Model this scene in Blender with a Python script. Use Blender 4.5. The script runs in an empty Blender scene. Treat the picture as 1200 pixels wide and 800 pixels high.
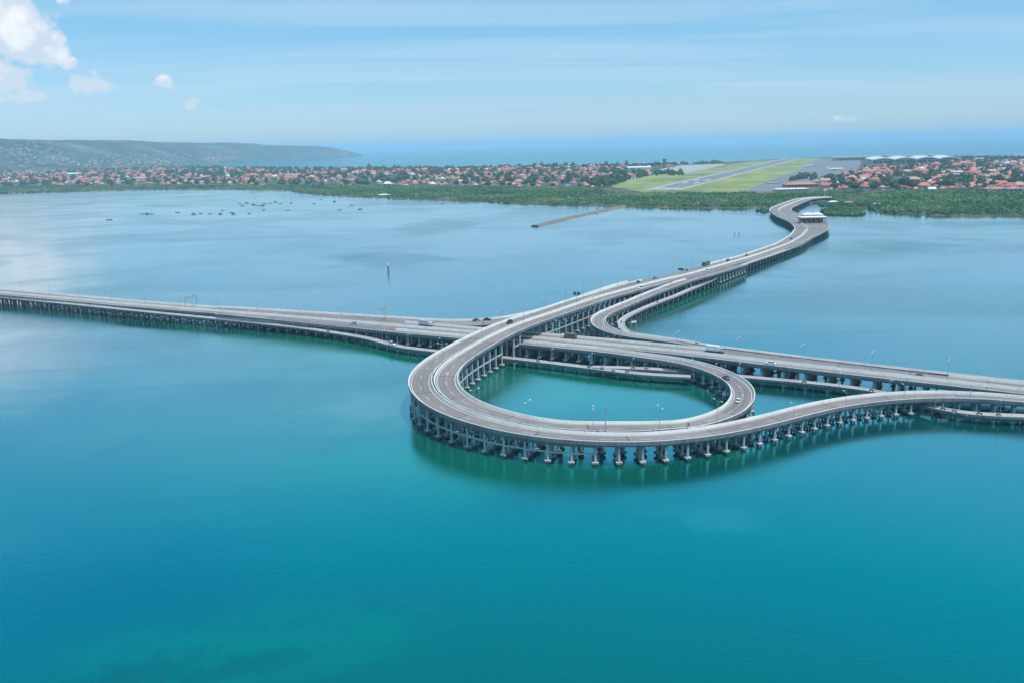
import bpy, bmesh, math, random
import numpy as np
from mathutils import Matrix, Vector

# ------------------------------------------------------------------ camera, sky, sun, exposure
R = math.radians
scene = bpy.context.scene
COL = scene.collection
random.seed(7)
rng = np.random.default_rng(11)

CAM_H = 100.0                      # drone height above the water
FOC = 1000.0                       # focal length in photo pixels (photo 1200 x 800)
HORIZON_Y, HORIZON_SLOPE = 171.1, -0.0196
ROLL = math.atan(HORIZON_SLOPE)
PITCH = math.atan((400 - HORIZON_Y) * math.cos(ROLL) / FOC)
FW = np.array([0, math.cos(PITCH), -math.sin(PITCH)])
UP = np.array([0, math.sin(PITCH), math.cos(PITCH)])
RT = np.array([1.0, 0, 0])
cr, sr = math.cos(ROLL), math.sin(ROLL)
cam_data = bpy.data.cameras.new('camera')
cam_data.lens = 36.0 * FOC / 1200.0
cam_data.sensor_width = 36.0
cam_data.clip_start = 1.0
cam_data.clip_end = 300000.0
cam = bpy.data.objects.new('camera', cam_data)
COL.objects.link(cam)
right = cr * RT + sr * UP
upv = -sr * RT + cr * UP
cam.matrix_world = Matrix(((right[0], upv[0], -FW[0], 0), (right[1], upv[1], -FW[1], 0),
                           (right[2], upv[2], -FW[2], CAM_H), (0, 0, 0, 1)))
scene.camera = cam

SUN_EL, SUN_AZ = 68.0, 125.0       # azimuth clockwise from +Y (the viewing direction)
SKY_STRENGTH = 0.13
SUN_STRENGTH = 3.6
HAZE_DENSITY = 0.000078
vs = scene.view_settings
vs.view_transform = 'Standard'
vs.look = 'None'
vs.exposure = 0.0
vs.gamma = 1.0
vs.use_curve_mapping = False

world = bpy.data.worlds.new('World')
scene.world = world
world.use_nodes = True
wt = world.node_tree
wt.nodes.clear()


class NT:
    """tiny helper for building node trees"""
    def __init__(self, tree):
        self.t = tree

    def n(self, typ, **kw):
        nd = self.t.nodes.new(typ)
        for k, v in kw.items():
            if k.startswith('i_'):
                key = k[2:]
                key = int(key) if key.isdigit() else key.replace('_', ' ')
                if hasattr(v, 'is_output') or isinstance(v, bpy.types.NodeSocket):
                    self.t.links.new(v, nd.inputs[key])
                else:
                    nd.inputs[key].default_value = v
            else:
                setattr(nd, k, v)
        return nd

    def link(self, a, b):
        self.t.links.new(a, b)

    def math(self, op, a, b=None, c=None, clamp=False):
        nd = self.t.nodes.new('ShaderNodeMath')
        nd.operation = op
        nd.use_clamp = clamp
        for i, v in enumerate((a, b, c)):
            if v is None:
                continue
            if isinstance(v, bpy.types.NodeSocket):
                self.t.links.new(v, nd.inputs[i])
            else:
                nd.inputs[i].default_value = v
        return nd.outputs[0]

    def vmath(self, op, a, b=None, out=0):
        nd = self.t.nodes.new('ShaderNodeVectorMath')
        nd.operation = op
        for i, v in enumerate((a, b)):
            if v is None:
                continue
            if isinstance(v, bpy.types.NodeSocket):
                self.t.links.new(v, nd.inputs[i])
            else:
                nd.inputs[i].default_value = v
        return nd.outputs[out]

    def noise(self, vec, scale, detail=3.0, rough=0.5, dist=0.0):
        nd = self.n('ShaderNodeTexNoise')
        nd.inputs['Scale'].default_value = scale
        nd.inputs['Detail'].default_value = detail
        nd.inputs['Roughness'].default_value = rough
        nd.inputs['Distortion'].default_value = dist
        self.link(vec, nd.inputs['Vector'])
        return nd.outputs['Fac']

    def ramp(self, fac, stops, interp='LINEAR'):
        nd = self.n('ShaderNodeValToRGB')
        cr_ = nd.color_ramp
        cr_.interpolation = interp
        while len(cr_.elements) > len(stops):
            cr_.elements.remove(cr_.elements[-1])
        while len(cr_.elements) < len(stops):
            cr_.elements.new(0.5)
        for e, (p, c) in zip(cr_.elements, stops):
            e.position = p
            e.color = (c[0], c[1], c[2], 1.0) if not isinstance(c, (int, float)) else (c, c, c, 1.0)
        self.link(fac, nd.inputs[0])
        return nd.outputs[0]

    def mix(self, fac, a, b, blend='MIX'):
        nd = self.n('ShaderNodeMix', data_type='RGBA', blend_type=blend)
        for s, v in ((nd.inputs[0], fac), (nd.inputs[6], a), (nd.inputs[7], b)):
            if isinstance(v, bpy.types.NodeSocket):
                self.link(v, s)
            elif isinstance(v, (int, float)):
                s.default_value = v
            else:
                s.default_value = (v[0], v[1], v[2], 1.0)
        return nd.outputs[2]

    def sstep(self, v, lo, hi):
        nd = self.n('ShaderNodeMapRange', interpolation_type='SMOOTHSTEP')
        self.link(v, nd.inputs[0])
        nd.inputs[1].default_value = lo
        nd.inputs[2].default_value = hi
        return nd.outputs[0]


def dir_at(u, v):
    """photo pixel -> unit direction in the world"""
    x, y = u - 600.0, v - 400.0
    X = x * cr + y * sr
    Y = -x * sr + y * cr
    d = X * RT - Y * UP + FOC * FW
    return d / np.linalg.norm(d)


def at(u, v, z=0.0):
    """photo pixel -> the point at height z that it shows"""
    d = dir_at(u, v)
    t = (z - CAM_H) / d[2]
    return np.array([d[0] * t, d[1] * t, z])


# --- the sky: Nishita atmosphere with cumulus and thin high cloud, laid out by direction
W = NT(wt)
tc = W.n('ShaderNodeTexCoord')
dvec = W.vmath('NORMALIZE', tc.outputs['Generated'])
sky = W.n('ShaderNodeTexSky', sky_type='NISHITA', sun_disc=False)
sky.sun_elevation = R(SUN_EL)
sky.sun_rotation = R(SUN_AZ)
sky.altitude = 100.0
sky.air_density = 0.9
sky.dust_density = 0.1
sky.ozone_density = 6.0
sep = W.n('ShaderNodeSeparateXYZ', i_0=dvec)
el = sep.outputs[2]
# thin high cloud: a sheet far above, seen in perspective
elc = W.math('MAXIMUM', el, 0.015)
sheet = W.n('ShaderNodeCombineXYZ', i_0=W.math('DIVIDE', sep.outputs[0], W.math('ADD', elc, 0.06)),
            i_1=W.math('DIVIDE', sep.outputs[1], W.math('ADD', elc, 0.06)), i_2=0.0).outputs[0]
sheet_m = W.n('ShaderNodeMapping', i_0=sheet)
sheet_m.inputs['Scale'].default_value = (0.22, 0.85, 1.0)
sheet_m.inputs['Rotation'].default_value = (0, 0, R(9))
cir = W.noise(sheet_m.outputs[0], 1.0, 5.0, 0.55, 0.6)
cir = W.math('MULTIPLY', W.sstep(cir, 0.40, 0.68), W.sstep(el, 0.0, 0.05))
cir = W.math('MULTIPLY', cir, 0.50)
# cumulus: blobs at compass bearings (bearing from +Y, elevation, half-width, half-height in degrees)
cumuli = []
def px_blob(u, v, ru, rv):
    d = dir_at(u, v)
    cumuli.append((d, ru / FOC, rv / FOC))
for b in ((22, 40, 48, 42), (-25, 15, 80, 60), (8, 92, 38, 20), (-40, 95, 52, 34), (-70, -45, 75, 45), (34, 113, 26, 8), (78, 71, 15, 8), (104, 97, 22, 15),
          (193, 101, 14, 9), (226, 117, 11, 8), (996, 139, 19, 5), (8, 116, 22, 6)):
    px_blob(*b)
for k in range(7):               # the same kind of cloud all round the horizon outside the view
    az = R(48 + 264 * (k + 0.5 * rng.random()) / 7.0)
    e_ = R(5 + 9 * rng.random())
    cumuli.append((np.array([math.sin(az) * math.cos(e_), math.cos(az) * math.cos(e_), math.sin(e_)]),
                   0.03 + 0.07 * rng.random(), 0.02 + 0.03 * rng.random()))
field = None
wob = W.n('ShaderNodeTexNoise')
wob.inputs['Scale'].default_value = 16.0
wob.inputs['Detail'].default_value = 8.0
wob.inputs['Roughness'].default_value = 0.62
W.link(dvec, wob.inputs['Vector'])
wv = W.vmath('SCALE', W.vmath('SUBTRACT', wob.outputs['Color'], (0.5, 0.5, 0.5)))
wv.node.inputs['Scale'].default_value = 0.045
dw = W.vmath('ADD', dvec, wv)
dws = W.n('ShaderNodeSeparateXYZ', i_0=dw)
azel = W.n('ShaderNodeCombineXYZ', i_0=W.math('ARCTAN2', dws.outputs[0], dws.outputs[1]), i_1=dws.outputs[2], i_2=0.0).outputs[0]
for d, ru, rv in cumuli:                   # one ellipse in bearing and height per cloud
    az_, el_ = math.atan2(d[0], d[1]), d[2]
    vm = W.n('ShaderNodeVectorMath', operation='MULTIPLY_ADD', i_0=azel)
    vm.inputs[1].default_value = (1 / ru, 1 / rv, 0)
    vm.inputs[2].default_value = (-az_ / ru, -el_ / rv, 0)
    k_ = min(1.0, 0.35 + rv / 0.03)
    g = W.math('MULTIPLY_ADD', W.vmath('LENGTH', vm.outputs[0], out=1), -k_, k_)
    field = g if field is None else W.math('MAXIMUM', field, g)
vor = W.n('ShaderNodeTexVoronoi', feature='F1')
for k_, v_ in (('Scale', 24.0), ('Detail', 2.0), ('Roughness', 0.5), ('Lacunarity', 2.4)):
    vor.inputs[k_].default_value = v_
W.link(W.vmath('ADD', dvec, W.vmath('MULTIPLY', wv, (0.35, 0.35, 0.35))), vor.inputs['Vector'])
billow = W.math('SUBTRACT', 1.0, vor.outputs['Distance'])
fine = W.math('ADD', W.math('MULTIPLY', billow, 0.75), W.math('MULTIPLY', W.noise(dvec, 60.0, 6.0, 0.62), 0.35))
field = W.math('ADD', field, W.math('MULTIPLY', W.math('SUBTRACT', fine, 0.36), 0.9))
cum = W.sstep(field, -0.02, 0.26)
cum = W.math('MULTIPLY', cum, 0.93)
low = W.sstep(el, 0.04, 0.14)                          # flat bases grey, tops white
shade = W.math('ADD', W.math('MULTIPLY', billow, 0.5), W.math('MULTIPLY', W.noise(dvec, 16.0, 5.0, 0.6), 0.55))
ctone = W.math('ADD', W.math('MULTIPLY', low, 0.16), W.math('MULTIPLY', shade, 1.0))
ccol = W.ramp(ctone, [(0.44, (5.2, 6.0, 6.9)), (0.60, (6.9, 7.2, 7.6)), (0.74, (8.0, 8.0, 8.0))])
grade = W.ramp(el, [(0.0, (0.70, 0.78, 0.92)), (0.10, (0.84, 1.03, 1.03)), (0.20, (0.74, 1.20, 1.12)), (0.55, (0.35, 1.15, 1.1))])
skb = W.mix(1.0, sky.outputs[0], grade, 'MULTIPLY')
veil = W.math('MULTIPLY', W.sstep(el, 0.10, 0.40), W.math('ADD', 0.35, W.math('MULTIPLY', cir, 0.6)))      # thin even veil high overhead
skb = W.mix(veil, skb, (0.8, 4.6, 7.2))
skc = W.mix(cir, skb, (4.5, 5.8, 6.9))
skc = W.mix(cum, skc, ccol)
bg = W.n('ShaderNodeBackground', i_0=skc)
bg.inputs[1].default_value = SKY_STRENGTH
wo = W.n('ShaderNodeOutputWorld')
W.link(bg.outputs[0], wo.inputs[0])

sun_data = bpy.data.lights.new('sun', 'SUN')
sun_data.energy = SUN_STRENGTH
sun_data.angle = R(0.55)
sun_data.color = (1.0, 0.965, 0.90)
sun = bpy.data.objects.new('sun', sun_data)
COL.objects.link(sun)
sd = Vector((math.sin(R(SUN_AZ)) * math.cos(R(SUN_EL)), math.cos(R(SUN_AZ)) * math.cos(R(SUN_EL)), math.sin(R(SUN_EL))))
sun.rotation_euler = sd.to_track_quat('Z', 'Y').to_euler()
sun.location = sd * 500

world.cycles.sampling_method = 'MANUAL'
world.cycles.sample_map_resolution = 512
cy = scene.cycles
cy.use_denoising = True
cy.max_bounces = 5
cy.diffuse_bounces = 2
cy.glossy_bounces = 3
cy.transmission_bounces = 2
cy.volume_bounces = 1
cy.caustics_reflective = False
cy.caustics_refractive = False
cy.sample_clamp_indirect = 6.0

# ------------------------------------------------------------------ materials
MATS = {}


def new_mat(name):
    m = bpy.data.materials.new(name)
    m.use_nodes = True
    m.node_tree.nodes.clear()
    n = NT(m.node_tree)
    bs = n.n('ShaderNodeBsdfPrincipled')
    out = n.n('ShaderNodeOutputMaterial')
    n.link(bs.outputs[0], out.inputs[0])
    MATS[name] = m
    return m, n, bs


def simple(name, col, rough=0.7, var=0.12, scale=0.3, metal=0.0, bump=0.0):
    m, n, bs = new_mat(name)
    geo = n.n('ShaderNodeNewGeometry')
    f = n.noise(geo.outputs['Position'], scale, 4.0, 0.6)
    lo = tuple(c * (1 - var) for c in col)
    hi = tuple(min(1.0, c * (1 + var)) for c in col)
    n.link(n.ramp(f, [(0.3, lo), (0.7, hi)]), bs.inputs['Base Color'])
    bs.inputs['Roughness'].default_value = rough
    bs.inputs['Metallic'].default_value = metal
    if bump:
        b = n.n('ShaderNodeBump', i_Height=f)
        b.inputs['Strength'].default_value = bump
        n.link(b.outputs[0], bs.inputs['Normal'])
    return m


def streaky(name, col, dark, rough=0.85):
    """weathered concrete: blotches and vertical run-off streaks"""
    m, n, bs = new_mat(name)
    geo = n.n('ShaderNodeNewGeometry')
    mp = n.n('ShaderNodeMapping', i_0=geo.outputs['Position'])
    mp.inputs['Scale'].default_value = (1.3, 1.3, 0.12)
    s = n.noise(mp.outputs[0], 1.0, 4.0, 0.6)
    f = n.noise(geo.outputs['Position'], 0.16, 3.0, 0.5)
    k = n.math('ADD', n.math('MULTIPLY', s, 0.6), n.math('MULTIPLY', f, 0.4))
    n.link(n.ramp(k, [(0.34, dark), (0.56, col)]), bs.inputs['Base Color'])
    bs.inputs['Roughness'].default_value = rough
    return m


def tide_mark(name, z0, z1):
    """dark weed and damp up to an uneven tide line"""
    nt = MATS[name].node_tree
    n = NT(nt)
    bs = [q for q in nt.nodes if q.type == 'BSDF_PRINCIPLED'][0]
    src = bs.inputs['Base Color'].links[0].from_socket
    geo = n.n('ShaderNodeNewGeometry')
    z = n.n('ShaderNodeSeparateXYZ', i_0=geo.outputs['Position']).outputs[2]
    z = n.math('ADD', z, n.math('MULTIPLY', n.math('SUBTRACT', n.noise(geo.outputs['Position'], 0.9, 3.0, 0.6), 0.5), 1.6))
    n.link(n.mix(n.sstep(z, z1, z0), src, (0.06, 0.075, 0.06)), bs.inputs['Base Color'])


def tinted(name, rough=0.7, var=0.15, scale=0.6):
    """one material whose colour is stored per face (attribute 'tint')"""
    m, n, bs = new_mat(name)
    at_ = n.n('ShaderNodeAttribute', attribute_name='tint')
    geo = n.n('ShaderNodeNewGeometry')
    f = n.noise(geo.outputs['Position'], scale, 4.0, 0.6)
    g = n.ramp(f, [(0.3, 1 - var), (0.7, 1 + var)])
    n.link(n.mix(1.0, at_.outputs['Color'], g, 'MULTIPLY'), bs.inputs['Base Color'])
    bs.inputs['Roughness'].default_value = rough
    return m


def asphalt_mat():
    m, n, bs = new_mat('asphalt')
    uv = n.n('ShaderNodeUVMap', uv_map='road')
    mp = n.n('ShaderNodeMapping', i_0=uv.outputs[0])
    mp.inputs['Scale'].default_value = (0.75, 0.012, 1.0)
    s = n.noise(mp.outputs[0], 1.0, 4.0, 0.6)
    mp2 = n.n('ShaderNodeMapping', i_0=uv.outputs[0])
    mp2.inputs['Scale'].default_value = (0.05, 0.035, 1.0)
    big = n.noise(mp2.outputs[0], 1.0, 3.0, 0.6)
    k = n.math('ADD', n.math('MULTIPLY', s, 0.65), n.math('MULTIPLY', big, 0.35))
    c = n.ramp(k, [(0.32, (0.200, 0.160, 0.155)), (0.5, (0.275, 0.226, 0.216)), (0.68, (0.350, 0.294, 0.275))])
    sep_ = n.n('ShaderNodeSeparateXYZ', i_0=uv.outputs[0])
    wn = n.n('ShaderNodeTexWhiteNoise', noise_dimensions='1D')
    n.link(n.math('FLOOR', n.math('DIVIDE', sep_.outputs[1], 28.0)), wn.inputs['W'])
    c = n.mix(1.0, c, n.ramp(wn.outputs['Value'], [(0.0, 0.88), (1.0, 1.12)]), 'MULTIPLY')     # each span was surfaced on its own
    track = n.math('ABSOLUTE', n.math('SINE', n.math('MULTIPLY', sep_.outputs[0], 1.745)))       # wheel paths
    c = n.mix(n.math('MULTIPLY', n.sstep(track, 0.45, 0.95), n.math('MULTIPLY', s, 0.55)), c, (0.125, 0.108, 0.112))
    j = n.math('FRACT', n.math('DIVIDE', sep_.outputs[1], 28.0))        # expansion joints
    jm = n.math('LESS_THAN', j, 0.018)
    c = n.mix(n.math('MULTIPLY', jm, 0.75), c, (0.06, 0.06, 0.065))
    n.link(c, bs.inputs['Base Color'])
    bs.inputs['Roughness'].default_value = 0.9
    return m


asphalt_mat()
streaky('concrete', (0.56, 0.57, 0.58), (0.40, 0.42, 0.44))
tide_mark('concrete', 0.5, 1.5)
streaky('barrier_concrete', (0.81, 0.77, 0.72), (0.62, 0.58, 0.53))
streaky('shaded_concrete', (0.23, 0.24, 0.26), (0.12, 0.13, 0.15))  # deck shade darkened into the concrete: slabs, girders, crossheads, outer faces, far piers
streaky('lane_parapet', (0.58, 0.53, 0.51), (0.42, 0.38, 0.37))
streaky('deck_concrete', (0.46, 0.415, 0.40), (0.34, 0.30, 0.29))
streaky('wet_concrete', (0.10, 0.115, 0.11), (0.035, 0.045, 0.042))
simple('road_paint', (0.72, 0.72, 0.70), 0.8, 0.15, 0.4)
simple('yellow_paint', (0.62, 0.50, 0.22), 0.8, 0.15, 0.4)
simple('steel', (0.42, 0.44, 0.46), 0.45, 0.1, 0.8, 0.6)
simple('dark_steel', (0.10, 0.11, 0.12), 0.5, 0.1, 0.8, 0.3)
simple('lamp_glass', (0.85, 0.86, 0.84), 0.25, 0.03, 2.0)
simple('sign_green', (0.02, 0.16, 0.09), 0.5, 0.1)
simple('sign_back', (0.40, 0.43, 0.42), 0.5, 0.1)
simple('white_paint', (0.80, 0.80, 0.79), 0.35, 0.04, 0.5)
simple('grey_wall', (0.50, 0.50, 0.50), 0.8, 0.08, 0.2)
simple('rubber', (0.02, 0.02, 0.02), 0.85, 0.1)
simple('glass', (0.03, 0.04, 0.05), 0.1, 0.05)
simple('pink_trim', (0.62, 0.25, 0.24), 0.6, 0.1)
simple('red_tile', (0.50, 0.155, 0.09), 0.8, 0.25, 0.25)
simple('terracotta', (0.56, 0.22, 0.13), 0.8, 0.25, 0.25)
simple('dark_brick', (0.17, 0.09, 0.085), 0.8, 0.2)
simple('tarmac', (0.20, 0.195, 0.21), 0.9, 0.2, 0.012)
simple('pale_apron', (0.42, 0.38, 0.34), 0.9, 0.12, 0.01)
simple('rock', (0.22, 0.17, 0.14), 0.95, 0.45, 0.35, 0.0, 0.5)
simple('timber', (0.17, 0.15, 0.13), 0.9, 0.3, 1.5)
simple('bark', (0.12, 0.09, 0.065), 0.9, 0.3, 1.5)
simple('blue_roof', (0.10, 0.13, 0.19), 0.5, 0.15, 0.2)
simple('cloth_grey', (0.22, 0.23, 0.26), 0.9, 0.2, 5.0)
tinted('wall_tint')
tinted('roof_tint', 0.8, 0.25, 0.3)
tinted('paint_tint', 0.3, 0.03, 0.5)


def foliage_mat(name, a, b, c):
    m, n, bs = new_mat(name)
    at_ = n.n('ShaderNodeAttribute', attribute_name='tint')
    geo = n.n('ShaderNodeNewGeometry')
    f = n.noise(geo.outputs['Position'], 0.09, 5.0, 0.7)
    big = n.noise(geo.outputs['Position'], 0.009, 3.0, 0.6)
    k = n.math('ADD', n.math('MULTIPLY', f, 0.6), n.math('MULTIPLY', big, 0.4))
    col = n.ramp(k, [(0.34, a), (0.5, b), (0.66, c)])
    n.link(n.mix(1.0, col, at_.outputs['Color'], 'MULTIPLY'), bs.inputs['Base Color'])
    bs.inputs['Roughness'].default_value = 0.8
    bs.inputs['Specular IOR Level'].default_value = 0.2
    return m


foliage_mat('mangrove_leaf', (0.050, 0.092, 0.038), (0.088, 0.152, 0.055), (0.145, 0.200, 0.070))
foliage_mat('tree_leaf', (0.030, 0.065, 0.026), (0.050, 0.100, 0.036), (0.085, 0.135, 0.046))


def water_mat():
    m, n, bs = new_mat('sea_water')
    geo = n.n('ShaderNodeNewGeometry')
    pos = geo.outputs['Position']
    big = n.noise(pos, 0.0045, 4.0, 0.55, 0.8)
    deep = (0.0, 0.076, 0.108)
    mid = (0.0, 0.094, 0.090)
    green = (0.0, 0.108, 0.078)
    c = n.ramp(big, [(0.30, deep), (0.5, mid), (0.72, green)])

    def patch(col, u, v, ru, rv, rot, amt, nscale, thin=0.5):
        nonlocal c
        p = at(u, v, 0.0)
        q = n.vmath('SUBTRACT', pos, (p[0], p[1], 0.0))
        mp = n.n('ShaderNodeMapping', vector_type='TEXTURE', i_0=q)
        mp.inputs['Rotation'].default_value = (0, 0, R(rot))
        mp.inputs['Scale'].default_value = (ru, rv, 1.0)
        ln = n.vmath('LENGTH', mp.outputs[0], out=1)
        nz = n.noise(pos, nscale, 5.0, 0.62)
        g = n.math('SUBTRACT', n.math('ADD', 1.0, n.math('MULTIPLY', n.math('SUBTRACT', nz, 0.5), 1.7)), ln)
        f = n.math('MULTIPLY', n.sstep(g, 0.0, thin), amt)
        c = n.mix(f, c, col)
    patch((0.0, 0.150, 0.112), 285, 765, 46, 20, 14, 0.62, 0.05, 0.7)     # seagrass shoal
    patch((0.0, 0.056, 0.056), 170, 790, 22, 9, 20, 0.6, 0.16, 0.8)
    patch((0.0, 0.056, 0.056), 290, 780, 20, 6, 20, 0.55, 0.22, 0.8)         # dark weed beds in it
    patch((0.0, 0.055, 0.105), 60, 690, 70, 38, 0, 0.75, 0.012, 0.9)          # deeper channel
    patch((0.13, 0.25, 0.22), 440, 476, 34, 46, 20, 0.50, 0.03, 0.9)          # sand close to the loop
    patch((0.0, 0.160, 0.095), 600, 540, 120, 36, 0, 0.8, 0.03, 0.8)  # green mirror band of the front ramp, put into the body colour
    patch((0.0, 0.210, 0.130), 680, 455, 80, 50, -20, 0.8, 0.03, 0.8)         # green of the ramps' reflections, painted into the water colour
    patch((0.0, 0.210, 0.125), 330, 402, 190, 32, -27, 0.85, 0.02, 0.8)  # painted green reflection band along the highway
    patch((0.0, 0.190, 0.120), 800, 352, 150, 26, 55, 0.8, 0.02, 0.8)  # painted reflection band beside the airport branch
    patch((0.03, 0.20, 0.17), 830, 605, 22, 12, -20, 0.35, 0.06, 0.8)
    patch((0.05, 0.30, 0.32), 700, 190, 6000, 900, 0, 0.5, 0.0006, 0.8)       # reef flats off the far coast
    rg = n.noise(pos, 0.006, 3.0, 0.6, 0.6)
    slick = n.sstep(rg, 0.42, 0.62)
    mp = n.n('ShaderNodeMapping', i_0=pos)
    mp.inputs['Rotation'].default_value = (0, 0, R(14))
    mp.inputs['Scale'].default_value = (0.32, 0.62, 1.0)
    w1 = n.noise(mp.outputs[0], 1.6, 5.0, 0.68)
    w2 = n.noise(mp.outputs[0], 0.13, 3.0, 0.6)
    hgt = n.math('ADD', n.math('MULTIPLY', w1, 0.55), n.math('MULTIPLY', w2, 0.6))
    ocean = n.sstep(n.n('ShaderNodeSeparateXYZ', i_0=pos).outputs[1], 3300.0, 5200.0)      # open sea beyond the isthmus is rougher than the sheltered bay
    b = n.n('ShaderNodeBump', i_Height=hgt)
    b.inputs['Distance'].default_value = 0.35
    n.link(n.math('ADD', n.math('MULTIPLY', ocean, 0.5), n.math('ADD', 0.15, n.math('MULTIPLY', slick, 0.42))), b.inputs['Strength'])
    m.node_tree.nodes.remove(bs)
    glo = n.n('ShaderNodeBsdfGlossy')
    lw_ = n.n('ShaderNodeLayerWeight')
    lw_.inputs['Blend'].default_value = 0.5
    n.link(n.mix(n.sstep(lw_.outputs['Facing'], 0.54, 0.84), (0.0, 0.92, 1.0), (1.0, 1.0, 1.0)), glo.inputs['Color'])
    n.link(n.math('ADD', 0.06, n.math('MULTIPLY', slick, 0.05)), glo.inputs['Roughness'])
    n.link(b.outputs[0], glo.inputs['Normal'])
    fr_ = n.n('ShaderNodeLayerWeight')
    fr_.inputs['Blend'].default_value = 0.5
    n.link(b.outputs[0], fr_.inputs['Normal'])
    fres = n.math('MULTIPLY', n.math('POWER', fr_.outputs['Facing'], 1.55), 0.97)
    fres = n.math('MULTIPLY', fres, n.math('MULTIPLY_ADD', n.sstep(fr_.outputs['Facing'], 0.25, 0.70), 0.6, 0.4))
    fres = n.math('MULTIPLY', fres, n.math('MULTIPLY_ADD', ocean, -0.45, 1.0))
    smp = n.n('ShaderNodeMapping', i_0=pos)                       # wind lanes: ruffled water mirrors less of the low sky
    smp.inputs['Rotation'].default_value = (0, 0, R(-12))
    smp.inputs['Scale'].default_value = (0.0022, 0.0065, 1.0)
    lanes = n.sstep(n.noise(smp.outputs[0], 1.0, 5.0, 0.6, 1.2), 0.44, 0.68)
    fres = n.math('MULTIPLY', fres, n.math('MULTIPLY_ADD', lanes, -0.13, 1.0))
    for u_, v_, ru_, rv_, rot_, k_ in ((455, 306, 60, 70, -10, 0.22), (520, 264, 60, 130, -5, 0.16), (1060, 288, 55, 90, 10, 0.18), (400, 300, 30, 45, 0, 0.15), (990, 300, 70, 60, 0, 0.10)):
        p = at(u_, v_, 0.0)
        q = n.n('ShaderNodeMapping', vector_type='TEXTURE', i_0=n.vmath('SUBTRACT', pos, (p[0], p[1], 0.0)))
        q.inputs['Rotation'].default_value = (0, 0, R(rot_))
        q.inputs['Scale'].default_value = (ru_, rv_, 1.0)
        g_ = n.math('SUBTRACT', n.math('ADD', 1.0, n.math('MULTIPLY', n.math('SUBTRACT', n.noise(pos, 0.012, 4.0, 0.6), 0.5), 2.2)), n.vmath('LENGTH', q.outputs[0], out=1))
        fres = n.math('MULTIPLY', fres, n.math('MULTIPLY_ADD', n.sstep(g_, 0.0, 0.6), -k_, 1.0))
    c = n.mix(n.math('MULTIPLY', ocean, 0.8), c, (0.0, 0.18, 0.27))
    dif = n.n('ShaderNodeBsdfDiffuse', i_Color=c)
    mx = n.n('ShaderNodeMixShader')
    n.link(fres, mx.inputs[0])
    n.link(dif.outputs[0], mx.inputs[1])
    n.link(glo.outputs[0], mx.inputs[2])
    out = [q for q in m.node_tree.nodes if q.type == 'OUTPUT_MATERIAL'][0]
    n.link(mx.outputs[0], out.inputs[0])
    return m


water_mat()


def ground_mat(name, stops, scale, scale2):
    m, n, bs = new_mat(name)
    geo = n.n('ShaderNodeNewGeometry')
    f = n.noise(geo.outputs['Position'], scale, 6.0, 0.65, 0.4)
    g = n.noise(geo.outputs['Position'], scale2, 4.0, 0.6)
    k = n.math('ADD', n.math('MULTIPLY', f, 0.65), n.math('MULTIPLY', g, 0.35))
    n.link(n.ramp(k, stops), bs.inputs['Base Color'])
    bs.inputs['Roughness'].default_value = 0.95
    bs.inputs['Specular IOR Level'].default_value = 0.1
    return m


ground_mat('town_ground', [(0.36, (0.035, 0.06, 0.03)), (0.5, (0.10, 0.10, 0.06)), (0.66, (0.24, 0.20, 0.16))], 0.012, 0.1)
ground_mat('grass', [(0.36, (0.13, 0.165, 0.06)), (0.47, (0.24, 0.26, 0.10)), (0.56, (0.33, 0.35, 0.12)), (0.64, (0.40, 0.34, 0.19))], 0.0055, 0.05)
ground_mat('mud', [(0.36, (0.030, 0.045, 0.028)), (0.5, (0.055, 0.065, 0.040)), (0.66, (0.11, 0.095, 0.065))], 0.03, 0.2)
ground_mat('hill_wood', [(0.38, (0.040, 0.062, 0.052)), (0.50, (0.085, 0.110, 0.080)), (0.57, (0.14, 0.15, 0.13)), (0.66, (0.30, 0.27, 0.26))], 0.0034, 0.012)

# ------------------------------------------------------------------ mesh helpers


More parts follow.
